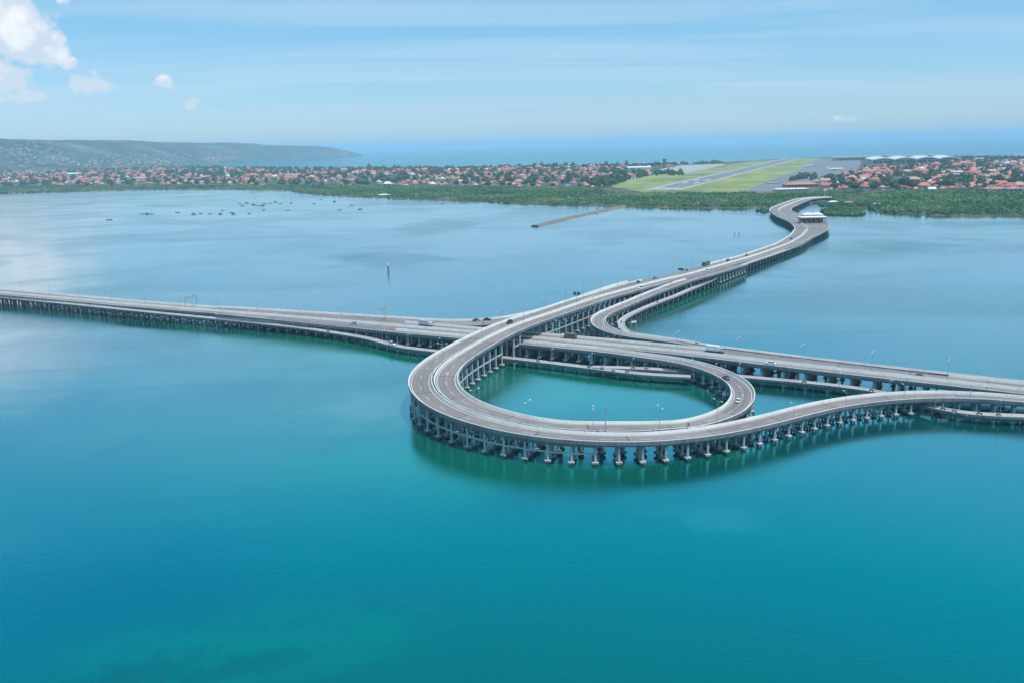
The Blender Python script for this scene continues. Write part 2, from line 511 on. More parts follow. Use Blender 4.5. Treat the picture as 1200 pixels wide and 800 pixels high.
class MB:
    def __init__(self):
        self.v = []
        self.f = []
        self.tint = []
        self.cur = None

    def add(self, verts, faces):
        b = len(self.v)
        self.v += [tuple(map(float, p)) for p in verts]
        self.f += [tuple(i + b for i in f) for f in faces]
        if self.cur is not None:
            self.tint += [self.cur] * len(faces)

    def box(self, c, s, rz=0.0, taper=1.0, ty=None):
        hx, hy, hz = s[0] / 2, s[1] / 2, s[2] / 2
        ty = taper if ty is None else ty
        ca, sa = math.cos(rz), math.sin(rz)
        vs_ = []
        for z, tx_, ty_ in ((-hz, 1, 1), (hz, taper, ty)):
            for x, y in ((-hx, -hy), (hx, -hy), (hx, hy), (-hx, hy)):
                x2, y2 = x * tx_, y * ty_
                vs_.append((c[0] + x2 * ca - y2 * sa, c[1] + x2 * sa + y2 * ca, c[2] + z))
        self.add(vs_, [(3, 2, 1, 0), (4, 5, 6, 7), (0, 1, 5, 4), (1, 2, 6, 5), (2, 3, 7, 6), (3, 0, 4, 7)])

    def tube(self, p0, p1, r0, r1=None, n=6):
        r1 = r0 if r1 is None else r1
        p0, p1 = Vector(p0), Vector(p1)
        d = (p1 - p0).normalized()
        a = d.orthogonal().normalized()
        b = d.cross(a)
        vs_ = []
        for p, r in ((p0, r0), (p1, r1)):
            for i in range(n):
                t = 2 * math.pi * i / n
                vs_.append(p + a * math.cos(t) * r + b * math.sin(t) * r)
        fs = [(i, (i + 1) % n, n + (i + 1) % n, n + i) for i in range(n)]
        fs += [tuple(range(n - 1, -1, -1)), tuple(range(n, 2 * n))]
        self.add(vs_, fs)

    def prism(self, poly, z0, z1):
        n = len(poly)
        vs_ = [(x, y, z0) for x, y in poly] + [(x, y, z1) for x, y in poly]
        fs = [(i, (i + 1) % n, n + (i + 1) % n, n + i) for i in range(n)]
        fs += [tuple(range(n - 1, -1, -1)), tuple(range(n, 2 * n))]
        self.add(vs_, fs)

    def mesh(self, name, mat, smooth=False):
        me = bpy.data.meshes.new(name)
        me.from_pydata(self.v, [], self.f)
        if mat:
            me.materials.append(MATS[mat])
        if self.tint:
            a = me.attributes.new('tint', 'FLOAT_COLOR', 'FACE')
            a.data.foreach_set('color', np.array([(t[0], t[1], t[2], 1.0) for t in self.tint], np.float32).ravel())
        if smooth:
            me.polygons.foreach_set('use_smooth', [True] * len(me.polygons))
        me.update()
        return me

    def build(self, name, mat, parent=None, smooth=False, loc=(0, 0, 0), rz=0.0):
        return put(name, self.mesh(name, mat, smooth), parent, loc, rz)


def put(name, me, parent=None, loc=(0, 0, 0), rz=0.0):
    o = bpy.data.objects.new(name, me)
    COL.objects.link(o)
    o.location = loc
    if rz:
        o.rotation_euler = (0, 0, rz)
    o.parent = parent
    return o


def tag(o, label, cat, group=None, kind=None):
    if label:
        o['label'] = label
    if cat:
        o['category'] = cat
    if group:
        o['group'] = group
    if kind:
        o['kind'] = kind
    return o


def thing(name, label, cat, loc, rz=0.0, group=None):
    o = put(name, None, None, loc, rz)
    o.empty_display_size = 1.0
    return tag(o, label, cat, group)


def structure(name, mb, mat, smooth=False):
    o = mb.build(name, mat, None, smooth)
    o['kind'] = 'structure'
    return o


def clone(root, loc, rz, label=None, group=None):
    r = root.copy()
    COL.objects.link(r)
    r.location = loc
    r.rotation_euler = (0, 0, rz)
    if label:
        r['label'] = label
    if group:
        r['group'] = group
    for ch in root.children:
        c = ch.copy()
        COL.objects.link(c)
        c.parent = r
        for g in ch.children:
            d = g.copy()
            COL.objects.link(d)
            d.parent = c
    return r


# ------------------------------------------------------------------ sea, land, hills
mb = MB()
S_ = 90000.0
mb.add([(-S_, -3000, 0), (S_, -3000, 0), (S_, S_, 0), (-S_, S_, 0)], [(0, 1, 2, 3)])
structure('sea', mb, 'sea_water')


def jag(pts, step, amp, seed):
    """subdivide a coast polyline and make it uneven"""
    r_ = np.random.default_rng(seed)
    out = []
    for a, b in zip(pts[:-1], pts[1:]):
        a, b = np.array(a), np.array(b)
        k = max(1, int(np.linalg.norm(b - a) / step))
        for i in range(k):
            out.append(a + (b - a) * i / k + (r_.normal(0, amp, 2) if i else 0))
    out.append(np.array(pts[-1]))
    return out


FRONT = [(-160, 229), (-60, 227), (0, 226), (40, 224.5), (75, 225.5), (92, 224.5), (150, 222.3), (200, 221.7), (260, 221.7), (340, 222.8), (352, 225.6), (400, 229.3),
         (440, 230.6), (480, 232.4), (520, 233.8), (560, 235.6), (600, 238.4), (650, 239.6), (700, 240.7), (735, 242), (800, 242.8), (860, 243.2), (888, 242.5),
         (905, 240.5), (930, 238), (952, 237.5), (965, 241), (980, 243), (1000, 243.5), (1016, 243), (1026, 247.2), (1067, 250), (1117, 252.6), (1167, 252.6), (1200, 254), (1290, 256)]
BACK = [(1320, 184), (1200, 183.5), (1100, 183.2), (1000, 184), (940, 185.5), (890, 188.3), (850, 190.5), (760, 194), (650, 195.5), (560, 197.2), (420, 198.2), (300, 197.6), (190, 196.2), (100, 193.5), (0, 192.5), (-160, 193)]
fr = jag([at(u, v, 1.0)[:2] for u, v in FRONT], 25, 3.0, 3)
bk = jag([at(u, v, 1.0)[:2] for u, v in BACK], 150, 18.0, 4)
mb = MB()
poly = fr + bk
n_ = len(poly)
mb.add([(p[0], p[1], 1.4) for p in poly], [tuple(range(n_))])
mb.add([(p[0], p[1], 1.4) for p in fr] + [(p[0], p[1] - 5, -1.0) for p in fr],
       [(i, len(fr) + i, len(fr) + i + 1, i + 1) for i in range(len(fr) - 1)])
structure('ground', mb, 'town_ground')

# muddy mangrove island beside the toll plaza
mb = MB()
isl = jag([at(u, v, 0.6)[:2] for u, v in ((961, 247.5), (966, 251.4), (985, 252.4), (1004, 252), (1013, 250.6), (1012, 247.5), (1002, 244.5), (982, 243.6), (968, 244.5), (961, 247.5))], 8, 1.0, 5)
mb.add([(p[0], p[1], 0.7) for p in isl[:-1]], [tuple(range(len(isl) - 1))])
structure('mud_island', mb, 'mud')


def pix_poly(name, pts, z, mat):
    m_ = MB()
    p = [at(u, v, z)[:2] for u, v in pts]
    m_.add([(q[0], q[1], z) for q in p], [tuple(range(len(p)))])
    return structure(name, m_, mat)


GRASS = [(716, 219), (735, 211), (765, 205.5), (800, 200.5), (850, 193.5), (880, 189.5), (930, 186), (962, 185.6), (975, 190), (962, 196), (930, 203), (905, 214), (895, 226), (840, 226.5), (760, 226.5)]
pix_poly('airfield_grass', GRASS, 1.6, 'grass')
pix_poly('apron', [(872, 224.5), (902, 212), (938, 199.5), (948, 190.5), (966, 186.2), (1010, 186.4), (1004, 205), (962, 207), (955, 216), (904, 225)], 1.75, 'tarmac')
pix_poly('cargo_apron', [(762, 200.6), (800, 193.8), (850, 192.2), (846, 194.3), (803, 203.4), (776, 203.6)], 1.75, 'pale_apron')
pix_poly('taxiway', [(802, 203.3), (822, 201.6), (846, 201.6), (846, 202.2), (820, 202.5), (803, 204.0)], 1.8, 'pale_apron')
ra, rb = at(775, 222.8, 2)[:2], at(931, 185.4, 2)[:2]
rd = (rb - ra) / np.linalg.norm(rb - ra)
rn = np.array([-rd[1], rd[0]])
RL = np.linalg.norm(rb - ra)


def strip(name, s0, s1, o0, o1, z, mat):
    m_ = MB()
    c_ = [ra + rd * s + rn * o for s, o in ((s0, o0), (s1, o0), (s1, o1), (s0, o1))]
    m_.add([(q[0], q[1], z) for q in c_], [(0, 1, 2, 3)])
    return m_


structure('runway_shoulder', strip('s', 0, RL, -42, 42, 1.72, 'pale_apron'), 'pale_apron')
runway = structure('runway', strip('r', 10, RL - 10, -27, 27, 1.86, 'tarmac'), 'tarmac')
for k in range(8):
    o_ = -24 + k * 6.5
    strip('x', 30, 90, o_, o_ + 3.2, 1.95, 'road_paint').build('threshold_stripe', 'road_paint', runway)
for s0 in (300, 450):
    for o_ in (-17, 11):
        strip('x', s0, s0 + 60, o_, o_ + 7, 1.95, 'road_paint').build('touchdown_mark', 'road_paint', runway)
for k in range(30):
    strip('x', 180 + k * 60, 212 + k * 60, -0.6, 0.6, 1.95, 'road_paint').build('centre_line', 'road_paint', runway)

# hills of the peninsula on the left
HB = [(-330, 207), (-150, 205), (0, 203), (90, 201), (150, 198), (190, 195.2), (230, 192.4), (300, 189.4), (350, 187.2), (400, 184.7), (424, 182.9)]
HT = [(-330, 166), (-150, 164), (0, 163.2), (60, 165), (130, 164.6), (165, 165.3), (190, 167.5), (240, 167.5), (295, 168.6), (310, 170.5), (350, 171.3), (390, 173.2), (405, 176.5), (424, 181.2)]
mb = MB()
us = np.linspace(-330, 424, 260)
yb = np.interp(us, *zip(*HB))
yt = np.interp(us, *zip(*HT))
NTR = 34
from mathutils import noise as mnoise
grid = []
for i, u in enumerate(us):
    b0 = at(u, yb[i], 0.5)
    dist = np.linalg.norm(b0[:2])
    far_d = min(7100 + 2600 * float(np.clip(u / 230, 0, 1)), dist + 2600) if u < 250 else dist + 2600 - 2000 * (u - 250) / 174.0
    d = dir_at(u, yt[i])
    hd = np.array([d[0], d[1]])
    hd /= np.linalg.norm(hd)
    el_t = d[2] / math.hypot(d[0], d[1])
    ztop = max(4.0, CAM_H + far_d * el_t)
    for k in range(NTR):
        t = k / (NTR - 1) * 1.35
        dd = dist + (far_d - dist) * t
        p = hd * dd
        if t <= 1:
            prof = 0.08 * min(1, t * 8) + 0.92 * (t * t * (3 - 2 * t)) ** 1.15
        else:
            prof = 1.0 - 0.6 * ((t - 1) / 0.35) ** 2
        z = ztop * prof
        if 0.02 < t:
            z += (mnoise.fractal((p[0] / 1300, p[1] / 1300, 1.7), 1.0, 2.1, 4) * 30 * min(1, t * 3) * (1 if t < 0.9 else 0.30)) * min(1.0, ztop / 120)
        if 0.5 < t < 1.1:
            z += mnoise.fractal((p[0] / 260, p[1] / 260, 4.4), 1.0, 2.2, 3) * 5.0 * min(1.0, ztop / 60)
        grid.append((p[0], p[1], max(0.3, z) if t > 0 else -2.0))
fcs = []
for i in range(len(us) - 1):
    for k in range(NTR - 1):
        a = i * NTR + k
        fcs.append((a, a + NTR, a + NTR + 1, a + 1))
mb.add(grid, fcs)
hills = structure('hills', mb, 'hill_wood', True)
HG = np.array(grid).reshape(len(us), NTR, 3)

# ------------------------------------------------------------------ the elevated roads


def resample(P, step):
    P = np.asarray(P, float)
    d = np.r_[0, np.cumsum(np.hypot(*(np.diff(P[:, :2], axis=0).T)))]
    keep = np.r_[True, np.diff(d) > 1e-6]
    P, d = P[keep], d[keep]
    n = max(2, int(round(d[-1] / step)) + 1)
    s = np.linspace(0, d[-1], n)
    return np.c_[[np.interp(s, d, P[:, k]) for k in range(P.shape[1])]].T, s


def gauss(A, sig):
    """smooth rows of A (odd reflection at the ends keeps the end points)"""
    if sig < 0.3:
        return A
    r = int(3 * sig) + 1
    k = np.exp(-0.5 * (np.arange(-r, r + 1) / sig) ** 2)
    k /= k.sum()
    r = min(r, len(A) - 1)
    k = np.exp(-0.5 * (np.arange(-r, r + 1) / sig) ** 2)
    k /= k.sum()
    pre = 2 * A[0] - A[r:0:-1]
    post = 2 * A[-1] - A[-2:-r - 2:-1]
    X = np.concatenate([pre, A, post])
    return np.stack([np.convolve(X[:, j], k, 'valid') for j in range(A.shape[1])], 1)


class Road:
    """centre line with left/right edge offsets (left positive)"""
    def __init__(self, pts, sigma=8.0, zsig=14.0, step=2.0, L=4.6, Rr=-4.6):
        P, s = resample(pts, step)
        xy = gauss(P[:, :2], sigma / step)
        z = gauss(P[:, 2:3], zsig / step)
        self.P, self.s = resample(np.c_[xy, z], step)
        self.frame()
        self.L = np.full(len(self.s), L, float)
        self.R = np.full(len(self.s), Rr, float)

    def frame(self):
        t = np.gradient(self.P[:, :2], axis=0)
        t /= np.linalg.norm(t, axis=1)[:, None]
        self.T = t
        self.N = np.c_[-t[:, 1], t[:, 0]]

    def idx(self, p):
        return int(np.argmin(np.hypot(self.P[:, 0] - p[0], self.P[:, 1] - p[1])))

    def pix(self, u, v):
        """station whose deck the photo pixel shows"""
        best, bi = 9e9, 0
        for _ in range(1):
            q = project(self.P)
            i = int(np.argmin(np.hypot(q[:, 0] - u, q[:, 1] - v)))
        return i

    def pt(self, i, off, dz=0.0):
        return np.array([self.P[i, 0] + self.N[i, 0] * off, self.P[i, 1] + self.N[i, 1] * off, self.P[i, 2] + dz])

    def widths(self, keys, sig=12.0):
        ii = [self.pix(*k[0]) for k in keys]
        order = np.argsort(ii)
        ii = np.array(ii)[order]
        Ls = np.array([keys[j][1] for j in order], float)
        Rs = np.array([keys[j][2] for j in order], float)
        a = np.arange(len(self.s))
        self.L = gauss(np.interp(a, ii, Ls)[:, None], sig / 2.0)[:, 0]
        self.R = gauss(np.interp(a, ii, Rs)[:, None], sig / 2.0)[:, 0]
        return self

    def offset_pts(self, i0, i1, off, dz=0.0, step=5):
        rng_ = range(i0, i1 + 1, step) if i1 >= i0 else range(i0, i1 - 1, -step)
        return [self.pt(i, off, dz) for i in rng_]


def project(P):
    P = np.atleast_2d(P) - np.array([0, 0, CAM_H])
    d = P @ FW
    X = P[:, 0] / d * FOC
    Y = -(P @ UP) / d * FOC
    return np.c_[600 + X * cr - Y * sr, 400 + X * sr + Y * cr]


def loft(road, i0, i1, prof, step=1, uv=False, mat='concrete', name='slab', parent=None, base=None):
    """sweep a closed cross-section prof = [(edge 'L'/'R'/'C', offset, dz)] along the stations"""
    ids = list(range(i0, i1 + 1, step))
    if ids[-1] != i1:
        ids.append(i1)
    m = len(prof)
    V = np.zeros((len(ids), m, 3))
    U = np.zeros((len(ids), m, 2))
    for k, (e, o, dz) in enumerate(prof):
        ref = road.L if e == 'L' else road.R if e == 'R' else 0 * road.L
        off = ref[ids] + o
        V[:, k, :2] = road.P[ids, :2] + road.N[ids] * off[:, None]
        V[:, k, 2] = road.P[ids, 2] + dz
        U[:, k, 0] = off
        U[:, k, 1] = road.s[ids]
    if base is not None:
        V -= np.asarray(base)
    n = len(ids)
    F = []
    if m > 2:
        for i in range(n - 1):
            for k in range(m):
                k2 = (k + 1) % m
                F.append((i * m + k, (i + 1) * m + k, (i + 1) * m + k2, i * m + k2))
        F.append(tuple(range(m)))
        F.append(tuple((n - 1) * m + k for k in range(m - 1, -1, -1)))
    else:
        for i in range(n - 1):
            F.append((i * m, i * m + 1, (i + 1) * m + 1, (i + 1) * m))
    me = bpy.data.meshes.new(name)
    me.from_pydata(V.reshape(-1, 3).tolist(), [], F)
    me.materials.append(MATS[mat])
    if uv:
        ul = me.uv_layers.new(name='road')
        li = np.zeros(len(me.loops), np.int32)
        me.loops.foreach_get('vertex_index', li)
        ul.data.foreach_set('uv', U.reshape(-1, 2)[li].astype(np.float32).ravel())
    me.update()
    return put(name, me, parent)


def cyl_mesh(name, n, r, mat, r_top=None):
    m_ = MB()
    m_.tube((0, 0, 0), (0, 0, 1), r, r if r_top is None else r_top, n)
    return m_.mesh(name, mat)


def box_mesh(name, s, mat, bev=0.0):
    m_ = MB()
    if bev:
        hx, hy = s[0] / 2, s[1] / 2
        m_.prism([(-hx + bev, -hy), (hx - bev, -hy), (hx, -hy + bev), (hx, hy - bev), (hx - bev, hy), (-hx + bev, hy), (-hx, hy - bev), (-hx, -hy + bev)], -s[2] / 2, s[2] / 2)
    else:
        m_.box((0, 0, 0), s)
    return m_.mesh(name, mat)


COLUMN = cyl_mesh('column', 8, 0.42, 'concrete')
PILE_S = cyl_mesh('pile', 8, 0.26, 'concrete')
CAP = box_mesh('pile_cap', (2.0, 2.0, 0.7), 'concrete', 0.15)
PILE = cyl_mesh('pile', 6, 0.30, 'wet_concrete')
XHEAD = {}
ROADS = []          # (road, z clearance) for collision tests


def on_road(x, y, z, skip, margin=0.7):
    for rd_ in ROADS:
        if rd_ is skip:
            continue
        d2 = np.hypot(rd_.P[:, 0] - x, rd_.P[:, 1] - y)
        i = int(np.argmin(d2))
        if d2[i] > 26 or rd_.P[i, 2] > z - 1.5:
            continue
        if i in (0, len(rd_.P) - 1) and abs((np.array([x, y]) - rd_.P[i, :2]) @ rd_.T[i]) > 2:
            continue
        o = (np.array([x, y]) - rd_.P[i, :2]) @ rd_.N[i]
        if rd_.R[i] - margin < o < rd_.L[i] + margin:
            return True
    return False


class At:
    """one station of a road at any chainage"""
    def __init__(self, road, s):
        f = lambda c: np.array([np.interp(s, road.s, c)])
        self.P = np.c_[f(road.P[:, 0]), f(road.P[:, 1]), f(road.P[:, 2])]
        N = np.array([[np.interp(s, road.s, road.N[:, 0]), np.interp(s, road.s, road.N[:, 1])]])
        self.N = N / np.linalg.norm(N)
        self.L, self.R = f(road.L), f(road.R)

    pt = Road.pt


def viaduct(name, label, road, girder=0.75, slab=0.32, spacing=7.0, far=None, lanes=True, gapL=(), gapR=(), ties=None,
            barrier=0.95, top='asphalt', small=False, i0=0, i1=None, ncol=None, dash_off=None, group=None, line_in=1.15, cat='viaduct'):
    """a deck with its girders, parapets, markings and piers"""
    i1 = len(road.s) - 1 if i1 is None else i1
    mid = (i0 + i1) // 2
    base = np.array([road.P[mid, 0], road.P[mid, 1], 0.0])
    root = thing(name, label, cat, tuple(base), 0, group)
    kw = dict(parent=root, base=base)
    loft(road, i0, i1, [('L', 0, -0.02), ('R', 0, -0.02), ('R', 0, -slab), ('L', 0, -slab)], 2, mat='shaded_concrete', name='slab', **kw)
    loft(road, i0, i1, [('R', 0.5, 0.012), ('L', -0.5, 0.012)], 1, True, top, 'road_surface', **kw)
    wmid = float(np.median((road.L - road.R)[i0:i1 + 1]))
    gn = 2 if small else 4
    for k in range(gn):
        f = (k + 0.5) / gn
        if gn == 2:
            e = ('L', -0.9) if k == 1 else ('R', 0.9)
        else:
            e = [('R', 0.75), ('R', 0.34 * wmid), ('L', -0.34 * wmid), ('L', -0.75)][k]
        w_ = 0.28
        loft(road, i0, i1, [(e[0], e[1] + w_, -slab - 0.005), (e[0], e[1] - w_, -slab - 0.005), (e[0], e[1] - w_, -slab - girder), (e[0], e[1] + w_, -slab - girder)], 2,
             mat='shaded_concrete', name='girder', **kw)

    def runs(gaps):
        cuts = sorted((max(i0, a), min(i1, b)) for a, b in gaps if b > i0 and a < i1)
        out, c = [], i0
        for a, b in cuts:
            if a - c > 2:
                out.append((c, a))
            c = max(c, b)
        if i1 - c > 2:
            out.append((c, i1))
        return out
    for side, gaps in (('L', gapL), ('R', gapR)):
        sg = -1 if side == 'L' else 1
        for a, b in runs(gaps):
            loft(road, a, b, [(side, 0, -0.30), (side, 0, barrier), (side, sg * 0.30, barrier), (side, sg * 0.58, 0.02), (side, sg * 0.58, -0.015)][::(1 if side == 'L' else -1)],
                 1, mat='lane_parapet' if small else 'barrier_concrete', name='parapet', **kw)
        for a, b in runs(gaps):
            loft(road, a, b, [(side, -sg * 0.07, -0.42), (side, -sg * 0.07, barrier - 0.14), (side, -sg * 0.004, barrier - 0.14), (side, -sg * 0.004, -0.42)][::(1 if side == 'L' else -1)],
                 2, mat='shaded_concrete', name='fascia', **kw)  # thin skin on the parapet's outer face, dark with painted shade
        if lanes:
            for a, b in runs(gaps):
                loft(road, a, b, [(side, sg * (line_in + 0.2), 0.024), (side, sg * line_in, 0.024)][::(-1 if side == 'L' else 1)], 1, mat='road_paint', name='edge_line', **kw)
    if lanes:
        m_ = MB()
        ids = np.arange(i0, i1 - 3)
        per = 6                                   # 12 m cycle: 4 m dash
        for j in ids[::per]:
            a, b = int(j), int(j) + 2
            def edge(i, s_):
                c_ = 0.5 * (road.L[i] + road.R[i]) if dash_off is None else dash_off(i)
                p = road.pt(i, c_ + s_ * 0.075, 0.026) - base
                return p
            m_.add([edge(a, -1), edge(b, -1), edge(b, 1), edge(a, 1)], [(0, 1, 2, 3)])
        d_ = m_.build('lane_dashes', 'road_paint', root)
        d_['kind'] = 'stuff'
    # piers
    far_mb = MB()
    n_far = 0
    prev = {}
    for sv in np.arange(road.s[i0] + 3.0, road.s[i1] - 2.0, spacing):
        i = 0
        rd1 = At(road, sv)
        road_, road = road, rd1
        z_top = road.P[i, 2] - slab - girder
        xh = 0.5 if small else 0.6
        Lo, Ro = road.L[i] - (0.25 if small else 0.55), road.R[i] + (0.25 if small else 0.55)
        w = Lo - Ro
        cen = road.pt(i, (Lo + Ro) / 2)
        ang = math.atan2(road.N[i, 1], road.N[i, 0])
        nc = (ncol or (2 if small else 3)) + (0 if w < 12 else 1)
        ins = 0.45 if small else 0.45
        offs = [Ro + ins + (w - 2 * ins) * k / max(1, nc - 1) for k in range(nc)]
        is_far = far is not None and far(cen)
        if is_far and not small:
            offs = [Ro + 2.4 + (w - 4.8) * k / max(1, nc - 1) for k in range(nc)]
        good = []
        for o in offs:
            p = road.pt(i, o)
            if not on_road(p[0], p[1], road.P[i, 2], road_):
                good.append((o, p))
        zb = z_top - xh
        if not good or zb < 0.6:
            prev = {}
            road = road_
            continue
        if is_far:
            far_mb.box((cen[0] - base[0], cen[1] - base[1], z_top - xh / 2 - 0.003), (w, 1.1, xh), ang)
            for o, p in good:
                far_mb.tube((p[0] - base[0], p[1] - base[1], -0.5), (p[0] - base[0], p[1] - base[1], zb), 0.42, n=5)
            n_far += 1
            road = road_
            continue
        key = (round(w, 1), small)
        if key not in XHEAD:
            m_ = MB()
            hw, dp = w / 2, (0.45 if small else 0.6)
            m_.add([(-hw, -dp, 0), (hw, -dp, 0), (hw, dp, 0), (-hw, dp, 0), (-hw, -dp, -xh * 0.5), (hw, -dp, -xh * 0.5), (hw, dp, -xh * 0.5), (-hw, dp, -xh * 0.5),
                    (-hw + 0.1, -dp, -xh), (hw - 0.1, -dp, -xh), (hw - 0.1, dp, -xh), (-hw + 0.1, dp, -xh)],
                   [(0, 1, 2, 3), (0, 4, 5, 1), (1, 5, 6, 2), (2, 6, 7, 3), (3, 7, 4, 0), (4, 8, 9, 5), (5, 9, 10, 6), (6, 10, 11, 7), (7, 11, 8, 4), (11, 10, 9, 8)])
            XHEAD[key] = m_.mesh('crosshead', 'shaded_concrete')
        x = put('crosshead', XHEAD[key], root, (cen[0] - base[0], cen[1] - base[1], z_top - 0.004), ang)
        for o, p in good:
            lx = (p[:2] - cen[:2]) @ road.N[i]
            zl = -(z_top - 0.004)
            if small:
                c = put('pile', PILE_S, x, (lx, 0, zl - 1.0))
                c.scale = (1, 1, zb + 1.0)
            else:
                c = put('column', COLUMN, x, (lx, 0, zl + 1.3))
                c.scale = (1, 1, max(0.1, zb - 1.3))
                put('pile_cap', CAP, x, (lx, 0, zl + 1.0))
                for q in (-0.7, 0.7):
                    pl = put('pile', PILE, x, (lx + q, 0.0, zl - 1.2))
                    pl.scale = (1, 1, 1.85)
        if ties is not None and ties(cen, road.P[i, 2]):
            zt = max(3.0, road.P[i, 2] * 0.5)
            for q in (0, -1):
                o, p = good[q]
                if abs(o - offs[q]) < 0.01:
                    if q in prev:
                        a_, b_ = prev[q], np.array([p[0], p[1], zt])
                        m_ = MB()
                        m_.box((0, 0, 0), (np.linalg.norm((b_ - a_)[:2]) - 0.4, 0.4, 0.5))
                        c_ = (a_ + b_) / 2 - base
                        m_.build('tie_beam', 'concrete', root, False, tuple(c_), math.atan2(b_[1] - a_[1], b_[0] - a_[0]))
                    prev[q] = np.array([p[0], p[1], zt])
        else:
            prev = {}
        road = road_
    if n_far:
        o = far_mb.build('far_piers', 'shaded_concrete', root)
        o['kind'] = 'stuff'
    return root


def U(pts):
    return [at(*p) for p in pts]


# the airport branch: its central reserve from the shore, over the main road and round the loop, then out to the right
F_MED = [(975, 231.5, 5), (955, 232, 5), (940, 234, 5), (930, 237.5, 5), (914, 244, 5), (912, 247.5, 5), (921, 254, 5), (936, 260, 5), (942.5, 264, 5), (946, 269, 4.6), (940, 276, 4.7), (924, 285.6, 4.8), (905, 292.5, 4.9),
         (880, 301, 5.3), (855, 308, 6.2), (830, 315, 7.6), (805, 322, 8.9), (775, 328.5, 10), (750, 335, 10.8), (725, 341.6, 11.5), (700, 348.5, 12), (675, 356.5, 12.5), (650, 365.3, 12.8),
         (612.5, 377.5, 12.8), (587.5, 387.5, 12.7), (562.5, 400, 12.5), (537.5, 414, 12.2), (519, 426, 11.9), (507.5, 439, 11.6), (506, 446, 11.4), (507.5, 454, 11.2), (514, 462.5, 10.8),
         (526, 472.5, 10.3), (547.5, 482.5, 9.7), (572, 491, 9.1), (610, 500, 8.5), (630, 503.5, 8.3), (680, 508, 7.9), (730, 509.5, 7.4), (750, 509.3, 7.2), (775, 508, 7), (800, 505.5, 6.8),
         (825, 502, 6.7), (850, 497.5, 6.6), (900, 486, 6.5), (925, 479, 6.4), (962, 470.6, 6.3), (1000, 464.6, 6.2), (1050, 460.3, 6), (1100, 459, 6), (1150, 461, 6), (1200, 465, 6), (1260, 472, 6), (1400, 492, 6)]
MED = Road(U(F_MED), 7.0, 16.0)
# outer carriageway (towards the airport) lies left of the reserve as one travels from the shore outwards: here on its right-hand side
FO = Road(U(F_MED), 7.0, 16.0)
iS = FO.pix(812, 504)
FO.widths([((940, 234), -0.35, -12), ((912, 247.5), -0.35, -12.5), ((927, 262), -0.35, -12.5), ((946, 269), -0.35, -13), ((924, 285.6), -0.35, -10), ((880, 301), -0.35, -9.3), ((840, 312), -0.35, -10.8),
           ((735, 338), -0.35, -10.8), ((705, 347), -0.35, -9.3), ((612, 377), -0.35, -9.3), ((506, 446), -0.35, -9.6), ((610, 500), -0.35, -9.2), ((800, 505), -0.35, -9.6), ((900, 486), -0.35, -9.6), ((1050, 460), -0.35, -10.2), ((1200, 465), -0.35, -9.6)])
# inner carriageway: right half of the flyover, then the tight loop
i_split = MED.pix(690, 508.3)
F_IN = [(775, 499, 7.2), (800, 495, 7), (825, 488.5, 6.9), (848, 479, 6.8), (856, 470, 6.7), (859, 460, 6.6), (855, 451, 6.5), (844, 443.5, 6.4), (825, 435, 6.3), (800, 427.5, 6.2), (750, 420.3, 6.04), (700, 414.5, 6)]
loop_in = Road(U(F_IN), 4.0, 10.0)
i_a = MED.pix(990, 231)
in_pts = MED.offset_pts(0, i_split, 4.75) + loop_in.offset_pts(3, len(loop_in.s) - 1, -4.4)
# main road central reserve
MMP = [(-640, 735.5, 6), (-480, 656, 6), (-370, 601, 6), (-309, 570.5, 6), (-254, 543, 6), (-204, 519.5, 6), (-156, 498, 6), (-96, 470.3, 6), (-46, 445.8, 6), (-22, 434.3, 6), (40, 402.7, 6), (78.7, 382.6, 6),
       (95.8, 372.2, 6), (111.6, 361.5, 6), (127.3, 352, 6), (155.6, 334.5, 6), (176, 322.5, 6), (194, 311.5, 6), (230, 289, 6), (330, 227, 6)]
MM = Road([np.array(p, float) for p in MMP], 12.0, 10.0)


def mm_at(x, off, z=6.0):
    i = int(np.argmin(np.abs(MM.P[:, 0] - x)))
    p = MM.pt(i, off)
    p[2] = z
    return p


FI = Road([p for p in in_pts if not (p[0] < 62 and p[1] > 340 and p[2] < 6.5)] + [mm_at(x, -13.5, 5.96) for x in (48, 36, 20, 5, -10, -30, -50, -70, -90, -110, -130, -150, -180, -200)], 6.0, 16.0)
FI.L[:] = 4.45
FI.R[:] = -4.3
FI.widths([((940, 234), 11, -4.4), ((912, 247.5), 12, -4.4), ((921, 254), 16, -4.4), ((936, 260), 24, -4.4), ((942.5, 264), 26, -4.4), ((946, 269), 15, -4.4), ((940, 276), 9.0, -4.4), ((905, 292.5), 4.6, -4.4),
           ((650, 368), 5.0, -4.4), ((534, 446), 4.6, -4.4), ((590, 486), 3.9, -4.4), ((680, 503), 3.6, -4.4), ((760, 502), 3.9, -4.4), ((855, 470), 4.4, -4.4), ((800, 424), 4.6, -4.4), ((650, 405), 4.2, -4.1)])
i_keep = MED.pix(802, 505.5)
for i in range(FI.idx(MED.pt(i_keep, 5.0))):        # keep the reserve between the two carriageways even
    j = MED.idx(FI.P[i])
    FI.R[i] = -((FI.P[i, :2] - MED.P[j, :2]) @ MED.N[j] - 0.30)
iw = np.where((FI.P[:, 0] < -55) & (FI.P[:, 2] < 7) & (FI.P[:, 1] < 520))[0]
for i in iw:                                     # the merge lane tapers into the main road
    f = min(1.0, (-55 - FI.P[i, 0]) / 125.0)
    FI.L[i] = FI.L[i] * (1 - f) + f * (-3.6)
FI_END = int(iw[-1])
i_cut = FI.idx(mm_at(-168, -13.5))
MA = Road([np.array(p, float) for p in MMP], 12.0, 10.0, L=9.2, Rr=0.35)      # far carriageway
MBR = Road([np.array(p, float) for p in MMP], 12.0, 10.0, L=-0.35, Rr=-9.2)   # near carriageway
